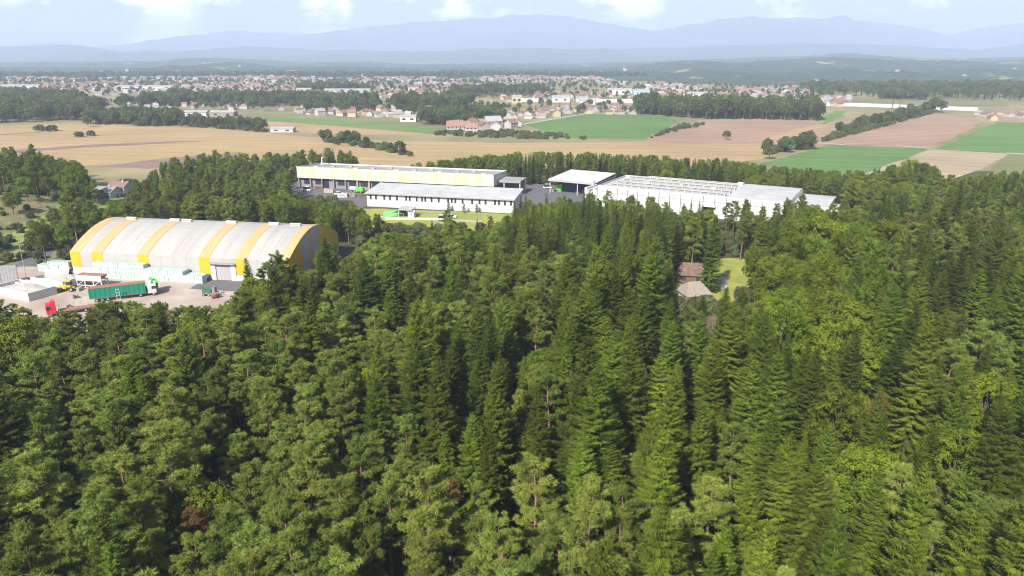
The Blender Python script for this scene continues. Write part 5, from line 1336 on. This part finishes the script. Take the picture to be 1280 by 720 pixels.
# long sheds and bigger blocks of the town
BIG = [(145, 215, 113.5, 7, 18, 'white2', 'long pale shed in the town on the left'), (0, 48, 112, 7, 18, 'white2', 'pale shed at the left edge of the town'), (405, 462, 118.5, 7, 20, 'white', 'long white shed behind the tree belt'), (370, 388, 117.5, 7, 20, 'white2', 'white hall with red neighbours in the town'),
       (510, 524, 116, 10, 20, 'plaster', 'large white block with a red roof in the town'), (228, 258, 145.5, 4.2, 14, 'white2', 'white flat hall in the village above the left fields'), (262, 292, 145.5, 4, 14, 'tile_beige', 'pinkish long hall beside the white flat hall'),
       (690, 712, 128, 7, 16, 'white', 'white hall in the middle of the town'), (760, 790, 118.5, 8, 18, 'white', 'white industrial hall right of the middle'), (792, 812, 120, 8, 18, 'navyb', 'light blue industrial hall right of the middle'), (725, 745, 131, 6, 16, 'white', 'low white hall above the village strip'),
       (640, 652, 129.5, 9, 14, 'plaster2', 'ochre block standing in the middle of the town'), (500, 520, 152.5, 5, 12, 'white', 'white farm hall above the left pasture'), (585, 605, 163.5, 5, 12, 'tile_pinkw', 'long pinkish-roofed farm hall in the hamlet'), (338, 366, 165.5, 3, 10, 'concrete', 'low pale farm sheds on the tan field'),
       (860, 890, 124, 8, 18, 'white2', 'pale long block in the town behind the wood'), (1000, 1030, 131.5, 6, 14, 'white', 'white low hall beside the motorway')]
M['navyb'] = material('light_blue_sheet', (.30, .48, .68), .5, .05, .3); M['tile_pinkw'] = M['plaster']
for u0, u1, v, h, d, mt, lab in BIG:
    p0, p1 = at(u0, v), at(u1, v); rzb, lb = frame(p0, p1)
    g = thing('industrial_hall' if lb > 25 else 'farm_hall', lab, 'hall', (*p0, .03), rzb)
    MB().box(0, lb, 0, d, 0, h).build('wall', M[mt], g)
    MB().prism([(-.5, h + .002), (d + .5, h + .002), (d / 2, h + max(1.2, d * .14))], -.5, lb + .5).build('roof', M['tile_red'] if 'red roof' in lab or 'pinkish-roofed' in lab else M['grey_sheet'], g)
    n = max(2, int(lb / 9))
    for k in range(n): MB().box(lb * (k + .5) / n - 1.6, lb * (k + .5) / n + 1.6, -.06, .02, h * .35, h * .7).build('window', M['glass'], g)
# church towers on the skyline
bpy.context.view_layer.update()
def on_hill(u, v):
    """the spot of the hills' surface that the photograph shows at u, v"""
    x, y = (u - 640) / FPX, (360 - v) / FPX; d = Vector((x, CP + y * SP, -SP + y * CP)).normalized(); best = None
    for o in [o for o in scene.objects if o.name.startswith('hills')]:
        ok, p, n_, i_ = o.ray_cast(Vector((0, 0, CAM_Z)), d)
        if ok and (best is None or p.y < best.y): best = p.copy()
    return best if best is not None else Vector((*at(u, max(v, 96)), 0))
for u, v, zb, lab in [(455, 99, 0, 'white church with a pointed tower at the town\'s far edge'), (781, 88, 8, 'small white hilltop church right of the middle')]:
    p_ = on_hill(u, v) if zb else Vector((*at(u, v), 0))
    g = thing('church', lab, 'church', p_, .2); g.scale = (.6,) * 3
    MB().box(-5, 11, -5, 5, -12, 9).build('nave', M['white'], g); MB().prism([(-5.5, 9.01), (5.5, 9.01), (0, 14)], -5.2, 11.2).build('nave_roof', M['tile_red'], g)
    MB().box(-10, -5.02, -2.6, 2.6, -12, 20).build('tower', M['white'], g)
    tb = MB(); tb._add([(-10.3,-2.9,20.01),(-4.8,-2.9,20.01),(-4.8,2.9,20.01),(-10.3,2.9,20.01),(-7.5,0,31)], [(0,1,4),(1,2,4),(2,3,4),(3,0,4),(3,2,1,0)], 0); tb.build('spire', M['tile_grey'], g)
# pale motorway noise barrier across the plain
def barrier(name, lab, pts_, h):
    p = [at(*q) for q in pts_]; g = thing(name, lab, 'noise barrier', (*p[0], .02), 0); o0 = Vector((*p[0], 0))
    for a, b in zip(p[:-1], p[1:]):
        a, b = Vector((*a, 0)) - o0, Vector((*b, 0)) - o0; n = max(1, int((b - a).length / 40))
        for k in range(n):
            s, e = a.lerp(b, k / n), a.lerp(b, (k + 1) / n); e = s + (e - s) * .997
            MB().bar((s.x, s.y, h / 2), (e.x, e.y, h / 2), .5, h).build('panel', M['white2'], g)
barrier('noise_barrier', 'long pale motorway barrier running behind the right-hand fields', [(1012, 132), (1070, 133), (1150, 136), (1222, 139)], 4.2)
barrier('noise_barrier', 'pale motorway barrier section behind the dark wood', [(945, 130.5), (1000, 132)], 4.2)
barrier('noise_barrier', 'pale motorway barrier section in the middle of the town', [(646, 127.5), (680, 127.8)], 5)
barrier('noise_barrier', 'pale motorway barrier section above the village strip', [(720, 127.5), (800, 128.5)], 4.5)
# scattered light houses on the hills
for u, v, D_, s, lab in [(300, 83, 3500, 2.2, 'bright white farmhouse on the small wooded hill'), (160, 89, 3200, 2.4, 'white farmhouse on the dark hills, left'), (1205, 95, 2250, 1.6, 'white farmhouse on the hills at right'), (1122, 89, 2350, 1.6, 'farmhouse high on the right-hand hills'), (1268, 86, 2400, 1.6, 'farmhouse on the hilltop at the right edge'), (1020, 101, 2050, 1.5, 'farmhouse at the foot of the right-hand hills'), (1155, 110, 2000, 1.5, 'red-roofed farmstead on the lower right slope'), (1175, 110, 2000, 1.5, 'second red-roofed farmstead on the lower right slope')]:
    p_ = on_hill(u, v)
    o = tag(new_obj('hill_farmhouse', protos_h[0][1]), lab, 'house'); o.location = p_ - Vector((0, 0, .8)); o.scale = (s * .5,) * 3; o.rotation_euler = (0, 0, u)

# ------------------------------------------------------------------ the air
hz = MB().box(-19500, 19500, -450, 19500, -14, 860).build('haze', bpy.data.materials.new('haze_air'))
tag(hz, 'pale blue haze over the plain', kind='stuff')
hm = hz.data.materials[0]; hm.use_nodes = True
nt = hm.node_tree; nt.nodes.clear()
ho = nt.nodes.new('ShaderNodeOutputMaterial'); pv = nt.nodes.new('ShaderNodeVolumePrincipled')
pv.inputs['Color'].default_value = (.62, .735, .98, 1)
pv.inputs['Density'].default_value = 1.5e-4
pv.inputs['Anisotropy'].default_value = 0.0
nt.links.new(pv.outputs['Volume'], ho.inputs['Volume'])
hm.cycles.homogeneous_volume = True if hasattr(hm.cycles, 'homogeneous_volume') else True
